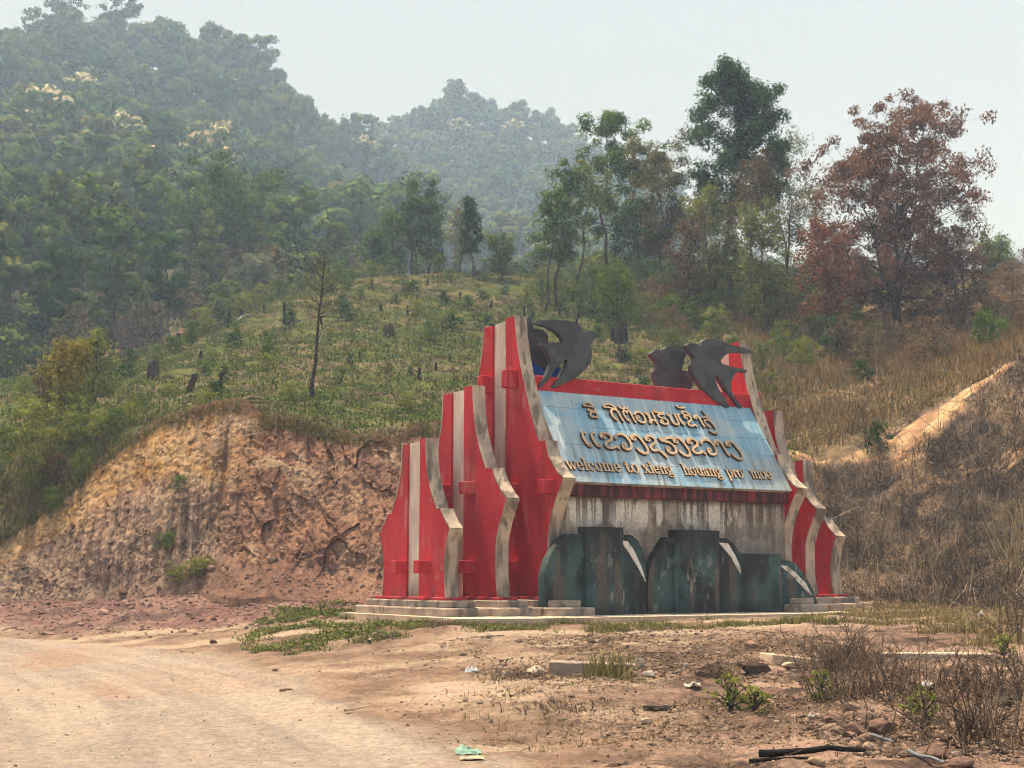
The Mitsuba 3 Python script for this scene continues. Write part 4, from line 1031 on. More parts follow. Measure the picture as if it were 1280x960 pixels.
def poisson(a0, a1, y0, y1, spacing, keep):
    n = int(abs(a1 - a0) * 0.5 * (y1**2 - y0**2) / spacing**2 * 4)
    y = np.sqrt(frng.uniform(y0**2, y1**2, n)); a = frng.uniform(a0, a1, n); x = a * y
    ok = keep(a, y); x, y = x[ok], y[ok]
    pts, cell = [], {}
    for px_, py_ in zip(x, y):
        ci, cj = int(px_ // spacing), int(py_ // spacing)
        if all((px_ - q[0])**2 + (py_ - q[1])**2 > spacing**2 for di in (-1, 0, 1) for dj in (-1, 0, 1) for q in cell.get((ci + di, cj + dj), ())):
            pts.append((px_, py_)); cell.setdefault((ci, cj), []).append((px_, py_))
    return np.array(pts)


def grow(key, g, x, y, s, rot, dz=-0.3, sx=1.0):
    z = float(ground_z(np.array([x]), np.array([y]))[0])
    scene[key] = {'type': 'instance', 'shapegroup': ref(g), 'to_world': T().translate([float(x), float(y), z + dz]).rotate([0, 0, 1], float(rot)).scale([float(s * sx), float(s * sx), float(s)])}


def pxa(px): return (px - 640) / FOCAL


# the stand on the valley side behind the clearing: single trees
rim = lambda a: np.interp(a, [pxa(-60), pxa(100), pxa(330), pxa(430)], [96, 112, 124, 136])  # noqa: E731
near = poisson(pxa(-60), pxa(430), 92, 235, 5.6, lambda a, y: (y > rim(a)) & (y < np.interp(a, [pxa(100), pxa(300), pxa(430)], [235, 200, 150])))
near = near[np.argsort(near[:, 1])][:285]
for x, y in near:
    d_ = y - rim(x / y)
    g = NEARK[frng.choice(len(NEARK), p=[.24, .2, .2, .14, .12, .10])]
    k = numbered('forest_tree')
    grow(k, g, x, y, frng.uniform(.5, 1.0) * np.interp(d_, [0, 25], [.72, 1.0]) * np.interp(x / y, [pxa(330), pxa(430)], [1, .62]), frng.uniform(0, 360), sx=frng.uniform(.9, 1.2))
    front = d_ < 12
    kind = NEARK.index(g)
    look_ = ['rounded green', 'olive green', 'dark green', 'slender green', 'slender dark green', 'half bare brownish'][kind]
    px = x / y * FOCAL + 640
    row_ = 'in the front row' if d_ < 9 else 'in the second row' if d_ < 20 else 'half way up the slope' if d_ < 45 else 'high on the slope'
    side_ = 'at the left edge' if px < 75 else 'above the yellowish bush' if px < 155 else 'left of the big spreading tree' if px < 225 else 'around the big spreading tree' if px < 310 else 'behind the silvery tree' if px < 370 else 'nearest the crest trees'
    tag(k, f'{look_} forest tree {row_}, {side_}', 'tree', f'{look_} forest trees {row_}, {side_}')
under = poisson(pxa(-60), pxa(440), 88, 165, 3.2, lambda a, y: (y > rim(a) - 6) & (y < rim(a) + 30))
n = 0
for x, y in under:
    grow(f'forest_undergrowth__{n:03d}', UNDERK[frng.choice(3, p=[.4, .2, .4])], x, y, frng.uniform(.5, 1.1), frng.uniform(0, 360)); n += 1
tag('forest_undergrowth', 'tangle of brown and olive bushes under the forest trees left of the clearing', 'undergrowth', kind='stuff')
# the mountain forest, read as a mass
side = np.vstack([poisson(pxa(-420), pxa(-62), 96, 205, 6.0, lambda a, y: y > 100), poisson(pxa(-420), pxa(-82), 200, 470, 8.0, lambda a, y: y > 0)])
far = np.vstack([side, poisson(pxa(-80), pxa(520), 200, 300, 7.0, lambda a, y: y > np.interp(a, [pxa(-80), pxa(200), pxa(455), pxa(520)], [232, 236, 195, 230])),
                 poisson(pxa(-80), pxa(520), 300, 470, 8.0, lambda a, y: y > 0),
                 poisson(pxa(330), pxa(860), 300, 650, 7.6, lambda a, y: y > np.where(a < pxa(520), 470, 300))])
n = 0
for x, y in far:
    g = FARK[frng.choice(len(FARK), p=[.24, .22, .18, .20, .09, .07])]
    sc = frng.uniform(.62, 1.12) * (0.9 if y > 480 else 1)
    grow(f'mountain_forest__{n:04d}', g, x, y, sc, frng.uniform(0, 360), -.8, frng.uniform(.9, 1.2)); n += 1
tag('mountain_forest', 'hazy green forest covering the mountains behind the clearing', 'forest', kind='stuff')
BLOOM = [(50, 130, 262, 1.15, 0), (125, 160, 258, 1.0, 0), (245, 172, 262, 1.1, 1), (170, 175, 250, .8, 1), (210, 232, 232, .65, 1), (90, 78, 330, 1.0, 0), (455, 190, 450, 1.1, 0), (570, 178, 560, 1.0, 0), (640, 180, 570, 1.0, 0), (255, 235, 228, .5, 1)]
BLB = ['wide tree with cream blossom high on the left mountain, the leftmost of the blossoming trees', 'rounded tree with cream blossom below and right of the leftmost blossoming one', 'wide tree with pale cream top in the middle of the left mountain',
       'smaller tree with pale cream top left of the wide pale topped one', 'tree with bright cream top just above the large spreading forest tree', 'hazy blossoming tree near the top of the left mountain',
       'faint blossoming tree in the saddle between the two mountains', 'faint blossoming tree on the far blue mountain, left one of two', 'faint blossoming tree on the far blue mountain, right one of two', 'small cream topped tree right beside the bright cream topped tree']
for (px, top, Y, s, v), lb in zip(BLOOM, BLB):
    k = numbered('blossoming_tree'); x = pxa(px) * Y
    grow(k, BLOOMK[v], x, Y, s, px * 7.0, 0.5)
    tag(k, lb, 'tree')
SKY = [(18, 425, 1.25, 5), (55, 430, 1.55, 5), (128, 430, 1.5, 5), (180, 435, 1.35, 0), (205, 432, 1.15, 1), (250, 438, 1.2, 0), (310, 436, 1.5, 5), (330, 440, 1.15, 3), (375, 443, 1.2, 4), (408, 448, 1.0, 3), (445, 457, 1.7, 5), (195, 300, 1.2, 4), (565, 604, 1.5, 0), (590, 604, 1.25, 3), (650, 612, 1.3, 3), (690, 616, 1.2, 1), (520, 602, 1.1, 3), (812, 660, 1.6, 4), (285, 190, 1.0, 4)]
SLB = ['open crowned tree on the mountain skyline at the left edge', 'open crowned tall tree on the left mountain skyline, second from the left edge', 'open crowned tall tree at the highest point of the left mountain skyline', 'rounded tree on the left mountain skyline right of its highest point',
       'low rounded tree beside the rounded skyline tree of the left mountain', 'rounded tree on the left mountain skyline left of its last tall tree', 'tall open crowned tree on the right shoulder of the left mountain skyline', 'dense tree leaning against the tall open one on the left mountain shoulder',
       'pointed tree where the left mountain skyline drops to the right', 'small dense tree on the falling skyline of the left mountain', 'open crowned tree standing in the saddle between both mountains', 'dark pointed tree on the open slope of the left mountain',
       'broad domed tree forming the top of the far blue mountain', 'domed tree right beside the top of the far blue mountain', 'domed tree on the far blue mountain, right of its top', 'domed tree on the right shoulder of the far blue mountain', 'small domed tree on the left shoulder of the far blue mountain',
       'faint pointed tree on the far skyline right of the tall feathery tree', 'dark pointed tree rising over the left valley forest']
for (px, Y, s, v), lb in zip(SKY, SLB):
    k = numbered('skyline_tree')
    grow(k, FARK[v], pxa(px) * Y, Y, s * .85, px * 3.0, -.8)
    tag(k, lb, 'tree')
# ------------------------------------------------------------------ shrubs, weeds, stumps and grass
def shrub_kind(seed, **o):
    m = make_tree(seed, quad=True, twig=True, **o)
    g = f'shrub_kind_{seed}'
    scene[g] = {'type': 'shapegroup', 'stem': ply(m[0], 'bark', smooth=True, color=m[1]), 'foliage': foliage(*m[2], 'leaf_thin', m[3])}
    return g


SH = dict(H=2.6, base=.08, nb=22, clump=.38, trunk=.035, sub=3)
SHRUBS = {
    'green': [shrub_kind(301, R=1.25, shape='round', nl=2400, leaf=.17, c0=GREEN0, c1=GREEN1, **SH), shrub_kind(302, R=1.0, shape='dome', nl=1800, leaf=.17, c0=GREEN0, c1=LIME0, **SH)],
    'bright': [shrub_kind(303, R=1.2, shape='round', nl=2000, leaf=.17, c0=LIME0, c1=LIME1, **SH)],
    'dark': [shrub_kind(304, R=1.3, shape='dome', nl=2400, leaf=.17, c0=DARK0, c1=DARK1, **SH)],
    'olive': [shrub_kind(305, R=1.2, shape='round', nl=2000, leaf=.15, c0=OLIVE0, c1=OLIVE1, **SH), shrub_kind(306, R=.8, shape='column', nl=1600, leaf=.15, c0=OLIVE0, c1=GREEN1, **SH)],
    'brown': [shrub_kind(307, R=1.2, shape='dome', nl=1500, leaf=.14, c0=BROWN0, c1=BROWN1, droop=.5, **SH), shrub_kind(308, R=1.0, shape='round', nl=1100, leaf=.14, c0=BROWN0, c1=RUST1, droop=.6, **SH)],
    'bare': [shrub_kind(309, R=1.1, shape='dome', nl=160, leaf=.12, c0=BROWN0, c1=BROWN1, **{**SH, 'nb': 44, 'sub': 4, 'trunk': .028})],
}
WORD = {'green': 'leafy green', 'bright': 'fresh yellowish green', 'dark': 'dense dark green', 'olive': 'olive green', 'brown': 'dry brown leaved', 'bare': 'bare grey twigged'}
srng = np.random.default_rng(11)


def shrub(kind, pos, h, label, group=None, name='shrub', wide=1.0):
    k = numbered(name); g = SHRUBS[kind][int(srng.integers(len(SHRUBS[kind])))]
    s = h / 2.6
    scene[k] = {'type': 'instance', 'shapegroup': ref(g), 'to_world': T().translate([float(pos[0]), float(pos[1]), float(pos[2]) - .05]).rotate([0, 0, 1], float(srng.uniform(0, 360))).scale([s * wide, s * wide, s])}
    tag(k, label, 'shrub' if name == 'shrub' else 'plant', group)


def thicket_keep(a, y):
    px = a * FOCAL + 640
    left = np.interp(y, [58, 62, 68, 76, 88, 100], [960, 900, 845, 775, 700, 655])
    lowright = np.interp(px, [960, 1010, 1060, 1150, 1280], [58, 60, 61, 58, 59])
    return (px > left) & (y > lowright)


for x, y in poisson(pxa(640), pxa(1330), 57, 104, 2.05, thicket_keep):
    px = x / y * FOCAL + 640
    dry = np.interp(px, [800, 1000, 1100, 1280], [.12, .38, .72, .8])
    kind = ('brown' if srng.uniform() < .68 else 'bare') if srng.uniform() < dry else srng.choice(['green', 'olive', 'bright', 'dark'], p=[.36, .34, .12, .18])
    z = float(ground_z(np.array([x]), np.array([y]))[0])
    edge = np.interp(y, [57, 66, 80, 100], [.75, .95, 1.05, 1.05])
    side = ('under the slim pair of trees' if px < 720 else 'around the feathery tall tree' if px < 800 else 'below the vase shaped tree' if px < 880 else 'under the tall dark broadleaf tree' if px < 960 else 'under the pale grey green tree' if px < 1040
            else 'left under the withered tree' if px < 1130 else 'right under the withered tree' if px < 1215 else 'at the right edge above the track') + (', lower row' if y < 66 else '' if y < 80 else ', upper row')
    shrub(kind, (x, y, z), srng.uniform(.9, 2.4) * edge, f'{WORD[kind]} shrub {side}', f'{WORD[kind]} shrubs {side}', wide=srng.uniform(.9, 1.35))
for px, py, h, kind, lb in [(955, 418, 2.1, 'bright', 'round bright green shrub just right of the right gable top'), (1052, 452, 1.9, 'dark', 'dark green shrub with glossy leaves standing alone above the dry grass'), (1098, 564, .9, 'dark', 'small dark green shrub at the left end of the dirt track'),
                            (1130, 452, 1.8, 'brown', 'round rust brown dry shrub right of the lone dark green one'), (1090, 448, 1.5, 'olive', 'olive shrub between the lone dark green and the round rust brown one'), (660, 386, 1.4, 'bright', 'bright green sapling clump on the clearing above the left swallows'),
                            (505, 372, .9, 'green', 'green sapling clump in the middle of the clearing near its crest'), (555, 382, .8, 'dark', 'small dark bush near the crest of the clearing, left of the monument top'), (410, 372, 1.2, 'bright', 'light green bush on the crest right of the lone thin trunk'), (436, 371, 1.1, 'green', 'green bush beside the light green one on the crest'),
                            (480, 486, 1.2, 'bare', 'thin twiggy bush on the clearing left of the middle gable'), (800, 470, 1.1, 'bright', 'light green bush rising over the middle of the roof ridge'), (690, 462, 1.0, 'green', 'green bush low behind the left swallows'), (840, 452, 1.5, 'olive', 'olive bush behind the right swallow group'),
                            (430, 575, .9, 'bare', 'dry twiggy sapling on the lip of the cut bank near the left gable'), (1000, 470, 1.6, 'bright', 'pale green bush right of the right gable, above the dry grass'), (985, 445, 1.5, 'green', 'leafy green bush up the slope from the pale green one right of the gable'), (1020, 430, 1.6, 'green', 'leafy green bush above and left of the lone dark glossy shrub'), (1075, 425, 1.4, 'olive', 'olive bush above the lone dark glossy shrub'), (1010, 455, 1.0, 'olive', 'low olive bush between the pale green bush and the dark glossy shrub'), (1150, 462, 1.2, 'brown', 'low brown bush at the upper side of the dirt track')]:
    shrub(kind, ground_at(px, py, 40), h, lb)
# the overgrown left end of the bank
for k, (px, py, Y, h, kind) in enumerate([(8, 560, 45, 1.2, 'olive'), (28, 610, 44, 1.0, 'brown'), (50, 548, 46, 1.6, 'bright'), (5, 650, 43.5, 1.2, 'bare'), (16, 700, 42.6, .8, 'olive'), (85, 560, 45, 1.1, 'bright'), (118, 545, 45.5, 1.1, 'bright'), (62, 585, 44.3, 1.3, 'bare'), (145, 535, 46, .8, 'green'), (-20, 520, 48, 1.4, 'bright'),
                                         (30, 520, 48, 1.0, 'bright'), (100, 520, 48, 1.2, 'olive'), (165, 528, 46, .9, 'bright'), (190, 522, 46.5, .8, 'green'), (40, 650, 43, 1.1, 'bare'), (-5, 600, 44, 1.1, 'olive'), (55, 500, 51, 1.3, 'brown'), (20, 490, 53, 1.2, 'brown'), (28, 675, 42.8, 1.0, 'bare'), (130, 560, 44.6, .9, 'bare'), (105, 585, 44.2, 1.0, 'olive'), (84, 610, 43.8, .9, 'bare'), (66, 630, 43.5, .9, 'olive'), (48, 655, 43.2, .8, 'bare'), (36, 640, 43.4, 1.2, 'bare'), (18, 640, 43.6, 1.0, 'olive'), (10, 620, 44, 1.3, 'bare'), (40, 600, 44.2, 1.2, 'olive'), (70, 590, 44.3, .9, 'brown'), (2, 690, 42.8, 1.0, 'bare'), (14, 716, 42.3, .7, 'bare'), (60, 565, 45, 1.0, 'bright'), (90, 540, 45.5, .9, 'bright'), (20, 580, 44.6, 1.1, 'bright')]):
    if k % 4 == 1 or py > 645: continue
    p = at(px, py, Y); p[2] -= h * .5
    shrub(kind, p, h * 1.1, (lambda w: f'{WORD[kind]} shrub overgrowing the left end of the cut bank, {w}')(w_ := 'on its top' if py < 545 else 'just under the rim' if py < 600 else 'half way down' if py < 660 else 'near the foot'), f'{WORD[kind]} shrubs at the left end of the cut bank, {w_}')
for px, py, h, lb in [(223, 608, .7, 'small hanging green plant in the gully of the cut bank'), (207, 682, .75, 'small green plant clinging low to the cut bank, left of its gully'), (222, 722, .7, 'low green fern clump at the foot of the cut bank, left half'), (246, 716, .75, 'low green fern clump at the foot of the cut bank, right half'), (258, 712, .6, 'smallest fern tuft at the right end of the clumps under the bank')]:
    Y = 41.2 if py < 650 else (40.3 if py < 690 else 39.6)
    p = at(px, py, Y); shrub('bright' if py > 700 else 'green', p - [0, 0, .1], h * .62, lb, name='bank_plant', wide=1.5)
# weeds on the clearing
wk = lambda a, y: (a * FOCAL + 640 < np.interp(y, [58, 66, 76, 90, 104], [930, 830, 760, 690, 650])) & (y < np.interp(a, [pxa(100), pxa(330), pxa(560)], [76, 104, 106])) & (foot_dist(a * y, y) > 5)  # noqa: E731
for x, y in poisson(pxa(20), pxa(900), 48, 106, 2.9, wk)[:280]:
    kind = srng.choice(['green', 'bright', 'dark', 'olive', 'bare'], p=[.22, .18, .38, .12, .10])
    z = float(ground_z(np.array([x]), np.array([y]))[0]); px = x / y * FOCAL + 640
    w_ = ('lower' if y < 62 else 'middle' if y < 82 else 'upper') + ' clearing, ' + ('left of the thin lone trunk' if px < 375 else 'between the lone trunk and the monument' if px < 560 else 'behind the left gable' if px < 680 else 'behind the roof')
    shrub(kind, (x, y, z), srng.uniform(.35, .95) * np.interp(y, [48, 100], [.8, 1.25]), f'small {WORD[kind]} weed on the {w_}', f'{WORD[kind]} weeds on the {w_}', 'weed_plant', srng.uniform(.8, 1.4))


# stumps and stakes of the clearing
def stump(label, px, py, w, h, lean=0.0, charred=.5, group=None, name='tree_stump', cat='stump', y0=44):
    base = ground_at(px, py, y0); m = base[1] / FOCAL
    r, H = w * m / 2, h * m
    n = 12; lv = 6
    ang = np.arange(n) * 2 * np.pi / n
    v = []
    for k in range(lv):
        t = k / (lv - 1); rr = r * (1.25 - .45 * t ** .5) * (1 + .10 * np.sin(ang * 3 + px) + srng.uniform(-.06, .06, n))
        zz = H * t + (srng.uniform(-.10, .06, n) * H if k == lv - 1 else 0) - (.15 if k == 0 else 0)
        v.append(np.stack([rr * np.cos(ang) + lean * H * t, rr * np.sin(ang), zz + 0 * ang], -1))
    v.append(np.array([[lean * H, 0, H * .93]])); v = np.vstack(v)
    i, j = np.meshgrid(np.arange(lv - 1), np.arange(n), indexing='ij'); a = (i * n + j).ravel(); b = (i * n + (j + 1) % n).ravel()
    f = np.vstack([np.stack([a, b, b + n], -1), np.stack([a, b + n, a + n], -1), np.stack([(lv - 1) * n + np.arange(n), (lv - 1) * n + (np.arange(n) + 1) % n, np.full(n, lv * n)], -1)])
    c = np.array([.028, .024, .021]) * charred + np.array([.11, .085, .062]) * (1 - charred)
    col = np.clip(c * srng.uniform(.7, 1.3, (len(v), 1)), .005, .5)
    if charred < .6: col[-1] = (.20, .15, .10)
    k = obj(name, (v + base, f), 'tinted', smooth=40, color=None) if False else obj(name, (v + base, f), 'tinted', smooth=True, color=col)
    tag(k, label, cat, group)


for a in [('broad grey stump in the middle of the clearing', 485, 425, 14, 15, 0, .45), ('broad dark stump left of the thin lone trunk, lower on the clearing', 190, 474, 16, 23, .05, .6), ('tall grey stump under the light green bushy tree at the left', 94, 518, 14, 34, .03, .4),
          ('leaning split stump right of the broad dark stump', 236, 490, 9, 25, .28, .7), ('thin dark stake stump right of the leaning split one', 276, 490, 5, 24, 0, .85), ('short charred stump near the left rim of the clearing', 222, 440, 6, 19, 0, .85), ('low round stump with bleached top right of the leaning one', 256, 466, 7, 10, 0, .4),
          ('tall thin charred stake beside the lone thin trunk', 356, 412, 4, 28, -.05, .9), ('charred stake on the upper left rim, leaning left', 288, 416, 5, 22, -.12, .9), ('charred stake right below the middle stump', 524, 476, 5, 16, 0, .9),
          ('large charred stump above the roof board, beside a small olive tree', 776, 431, 15, 46, .06, .95), ('short charred stump left of the large charred one', 766, 430, 6, 18, 0, .95), ('small charred stump well left of the large charred one', 748, 424, 6, 13, 0, .95)]:
    stump(*a)
for px, py, w, h in [(476, 394, 3.5, 9), (509, 396, 3.5, 14), (521, 383, 3, 11), (575, 376, 3, 8), (613, 389, 3.5, 11), (554, 420, 3, 11), (563, 454, 3, 10), (545, 462, 3.5, 10), (640, 392, 3, 9), (700, 402, 3, 9), (655, 402, 3, 12), (300, 408, 4, 12), (330, 398, 3, 11), (402, 412, 3, 9), (450, 452, 3, 13), (250, 452, 4, 12), (205, 432, 3, 10), (720, 410, 3.5, 12), (592, 404, 3, 8), (534, 366, 3, 8)]:
    stump('thin charred stake left standing on the cleared hillside', px, py, w, h, srng.uniform(-.2, .2), .9, 'charred stakes on the cleared hillside', 'charred_stake', 'stake')


def stick(label, ends, r, col, name='fallen_branch', cat='branch', bend=.15, y0=10):
    a, b = [ground_at(*q, y0) for q in ends]
    t = np.linspace(0, 1, 7)[:, None]; L = np.linalg.norm(b - a)
    p = a + (b - a) * t + np.array([0, 0, r * 1.2 + .02]) + np.sin(t * np.pi) * np.array([[.0, bend * .3, bend]]) * L * .5 + srng.normal(size=(7, 3)) * r * .25
    v, f = tube(p, r * np.linspace(1, .55, 7), 6)
    k = obj(name, (v, f), 'tinted', smooth=True, color=np.clip(np.array(col) * srng.uniform(.75, 1.25, (len(v), 1)), .005, .8))
    tag(k, label, cat)


stick('bleached white crooked branch on the upper left rim of the clearing', [(296, 412), (312, 404)], .06, (.42, .38, .32), y0=60)
stick('grey fallen log lying on the upper left of the clearing', [(238, 432), (300, 410)], .10, (.15, .12, .09), y0=60)
stick('brown fallen log on the lower clearing above the cut bank', [(290, 512), (330, 505)], .09, (.22, .16, .11), y0=44)
stick('thin dead trunk lying across the bank lip left of the gable', [(255, 516), (350, 508)], .05, (.16, .12, .09), y0=44)


# --- grass and ground cover
def blades(P, h, per, spread, width, rng, c0, c1, lean=.35, arch=0.0):
    n = len(P) * per
    base = np.repeat(P, per, axis=0) + np.concatenate([rng.normal(size=(n, 2)) * spread, np.zeros((n, 1))], 1)
    hh = np.repeat(np.broadcast_to(h, (len(P),)), per) * rng.uniform(.5, 1.25, n)
    az = rng.uniform(0, 2 * np.pi, n); ln = np.abs(rng.normal(size=n)) * lean
    d = np.stack([np.cos(az) * ln, np.sin(az) * ln, np.ones(n)], -1); d /= np.linalg.norm(d, axis=1, keepdims=True)
    side = np.stack([-np.sin(az + rng.normal(size=n)), np.cos(az + rng.normal(size=n)), np.zeros(n)], -1) * (width * .5)
    base[:, 2] -= .03
    tip = base + d * hh[:, None]
    if arch:
        mid = base + d * hh[:, None] * .6
        tip = mid + (d * [1.6, 1.6, .25] + np.stack([np.cos(az), np.sin(az), np.zeros(n)], -1) * arch) * hh[:, None] * .4
        v = np.stack([base - side, base + side, mid + side * .7, mid - side * .7, tip], 1).reshape(-1, 3)
        k = np.arange(n)[:, None] * 5
        f = np.vstack([k + [0, 1, 2], k + [0, 2, 3], k + [3, 2, 4]]); kk = 5
    else:
        v = np.stack([base - side, base + side, tip], 1).reshape(-1, 3); f = np.arange(n * 3).reshape(-1, 3); kk = 3
    return (v, f), leaf_colors(n, kk, rng, c0, c1, .3)


def scatter(a0, a1, y0, y1, n, keep, rng):
    y = np.sqrt(rng.uniform(y0**2, y1**2, n)); a = rng.uniform(a0, a1, n); ok = keep(a, y)
    x, y = (a * y)[ok], y[ok]
    return np.stack([x, y, ground_z(x, y)], -1)


def stuff(name, parts, label, cat, bsdf='leaf'):
    m = cat_mesh([p[0] for p in parts]); c = np.vstack([p[1] for p in parts])
    k = obj(name, m, bsdf, color=c)
    tag(k, label, cat, kind='stuff')


def twigs(P, rng, length, r, cols, flat=.25):
    n = len(P); L = rng.uniform(.4, 1.3, n) * length; az = rng.uniform(0, 2 * np.pi, n); el = np.abs(rng.normal(size=n)) * flat
    d = np.stack([np.cos(az) * np.cos(el), np.sin(az) * np.cos(el), np.sin(el)], -1)
    s = np.cross(d, [0, 0, 1.0]); s /= np.linalg.norm(s, axis=1, keepdims=True) + 1e-9; u = np.cross(s, d)
    rr = (rng.uniform(.5, 1.3, n) * r)[:, None]
    a, b = P + [0, 0, .006], P + d * L[:, None] + [0, 0, .006] + s * (rng.normal(size=n) * .12 * L)[:, None]
    tri = [s, -.5 * s + .87 * u, -.5 * s - .87 * u]
    v = np.stack([a + t * rr for t in tri] + [b + t * rr * .5 for t in tri], 1).reshape(-1, 3)
    k = np.arange(n)[:, None] * 6
    f = np.vstack([k + q for q in ([0, 1, 4], [0, 4, 3], [1, 2, 5], [1, 5, 4], [2, 0, 3], [2, 3, 5])])
    return (v, f), leaf_colors(n, 6, rng, *cols, .3)


grng = np.random.default_rng(8)
clear = lambda a, y: (foot_dist(a * y, y) > np.where(a * y < -9.5, 1.0, 2.9)) & (a < .23)  # noqa: E731
P = scatter(pxa(-300), pxa(1000), 42, 112, 36000, clear, grng)
patch = meshkit.fbm(P3(P[:, 0], P[:, 1]) * .30, 4, 60)
P_ = P; G = P[patch > .37]; D = P[patch < .47]
near_lip = np.clip(1 - (foot_dist(P[:, 0], P[:, 1]) - 2.6) / 3.5, 0, 1)
stuff('hillside_grass', [blades(G, grng.uniform(.10, .34, len(G)), 4, .16, .07, grng, (.090, .130, .036), (.180, .210, .066), .7), blades(D[::3], grng.uniform(.08, .26, len(D[::3])), 4, .16, .06, grng, (.15, .115, .065), (.24, .19, .11), .8)], 'patchy short green and dry grass on the cleared hillside', 'grass')
L_ = leaves(np.repeat(G[::3], 7, axis=0) + grng.normal(size=(len(G[::3]) * 7, 3)) * [.18, .18, .07] + [0, 0, .08], .15, grng, .9, .6)
stuff('hillside_weeds', [((L_[0], L_[1]), leaf_colors(len(G[::3]) * 7, 4, grng, (.055, .09, .025), (.14, .17, .048), .35))], 'low leafy weeds covering the cleared hillside', 'weeds', 'leaf_thin')
lipk = lambda a, y: (foot_dist(a * y, y) > 2.2) & (foot_dist(a * y, y) < 5.5) & (a * y < 3)  # noqa: E731
P = scatter(pxa(-40), pxa(620), 39, 49, 9000, lipk, grng)
wet = np.clip((P[:, 0] + 11.0) / -2.5 + grng.normal(size=len(P)) * .5, 0, 1) > .5
stuff('bank_edge_grass', [blades(P[wet][::2], .45, 6, .15, .03, grng, (.10, .13, .035), (.20, .20, .07), .5, .5), blades(P[~wet], grng.uniform(.12, .4, (~wet).sum()), 5, .15, .03, grng, (.16, .115, .065), (.29, .22, .13), .7, .5)], 'dry grass and roots along the lip of the cut bank', 'grass')
tw = scatter(pxa(20), pxa(900), 46, 104, 5200, clear, grng)
tw = tw[meshkit.fbm(P3(tw[:, 0], tw[:, 1]) * .25, 3, 66) > .46]
stuff('hillside_litter', [twigs(tw, grng, .7, .022, ((.045, .036, .028), (.20, .16, .115)), .25)], 'dead twigs and branch ends strewn over the cleared hillside', 'litter', 'tinted')
for px, py in [(345, 386), (362, 381), (380, 377), (398, 374), (420, 369), (452, 362), (470, 358), (490, 355), (520, 351), (545, 349), (568, 348), (604, 347), (618, 347), (645, 347), (658, 349), (325, 392), (308, 398), (292, 405), (272, 414), (250, 424), (232, 434), (210, 446), (190, 456)]:
    kd = str(srng.choice(['green', 'bright', 'olive', 'dark'], p=[.35, .3, .2, .15])); Y = float(np.interp(px, [190, 330, 450, 560, 660], [72, 104, 107, 106, 104]))
    shrub(kd, stand(px, Y), srng.uniform(.8, 1.7), f'{WORD[kd]} bush on the upper rim of the cleared hillside', f'{WORD[kd]} bushes on the upper rim of the clearing')
lp_ = np.stack([bx, by, bz], -1)[:, 137:148].reshape(-1, 3); lp_ = lp_[(lp_[:, 0] > -17) & (lp_[:, 0] < 3)]
lp_ = lp_[grng.choice(len(lp_), 1500, False)]
tn = meshkit.fbm(P3(lp_[:, 0], lp_[:, 1] * 0) * .8, 3, 67) + np.where(lp_[:, 0] < -11, .12, 0)
stuff('bank_lip_grass', [blades(lp_[tn > .5], .24, 6, .10, .022, grng, (.10, .125, .04), (.22, .20, .08), 1.0, .9), blades(lp_[tn <= .46], .22, 6, .10, .020, grng, (.12, .085, .05), (.28, .21, .125), 1.2, .9)], 'dry hanging grass and roots on the very edge of the cut bank', 'grass')
# straw on the right slope, above and around the dirt track
dryk = lambda a, y: (a * FOCAL + 640 > 930) & (foot_dist(a * y, y) > 6) & (near_line(a * y, y, TRACK) > .75) & ((y > np.interp(a * y, TRACK[:, 0], TRACK[:, 1]) + .5))  # noqa: E731
P = scatter(pxa(930), pxa(1340), 45, 82, 9000, dryk, grng)
tall = meshkit.fbm(P3(P[:, 0], P[:, 1]) * .4, 3, 61)
stuff('dry_grass', [blades(P[::2], np.interp(tall[::2], [.35, .65], [.35, 1.3]), 7, .22, .035, grng, (.22, .15, .075), (.38, .28, .15), .5, .9), blades(P[1::5], .5, 6, .25, .04, grng, (.11, .12, .04), (.20, .18, .07), .6, .6)], 'tall dry straw grass on the slope right of the monument', 'grass')
burnk = lambda a, y: (a * FOCAL + 640 > 1005) & (foot_dist(a * y, y) > -.5) & (y < np.interp(a * y, TRACK[:, 0], TRACK[:, 1]) - .7)  # noqa: E731
P = scatter(pxa(1005), pxa(1380), 22, 50, 17000, burnk, grng)
stuff('slope_litter', [twigs(P[1::3], grng, .75, .008, ((.055, .046, .04), (.25, .20, .15)), .35), blades(P[::2], grng.uniform(.10, .42, len(P[::2])), 4, .25, .022, grng, (.07, .056, .045), (.20, .155, .115), 1.6, .8), blades(P[1::9], .7, 5, .3, .02, grng, (.05, .04, .033), (.16, .12, .09), .7, .5),
                       blades(P[::23], 1.0, 3, .3, .018, grng, (.30, .23, .15), (.46, .36, .23), 1.0, .8), twigs(P[::70], grng, 1.5, .012, ((.28, .22, .15), (.42, .34, .24)), 1.1)], 'dead stalks, twigs and charred litter on the burnt slope', 'litter', 'tinted')
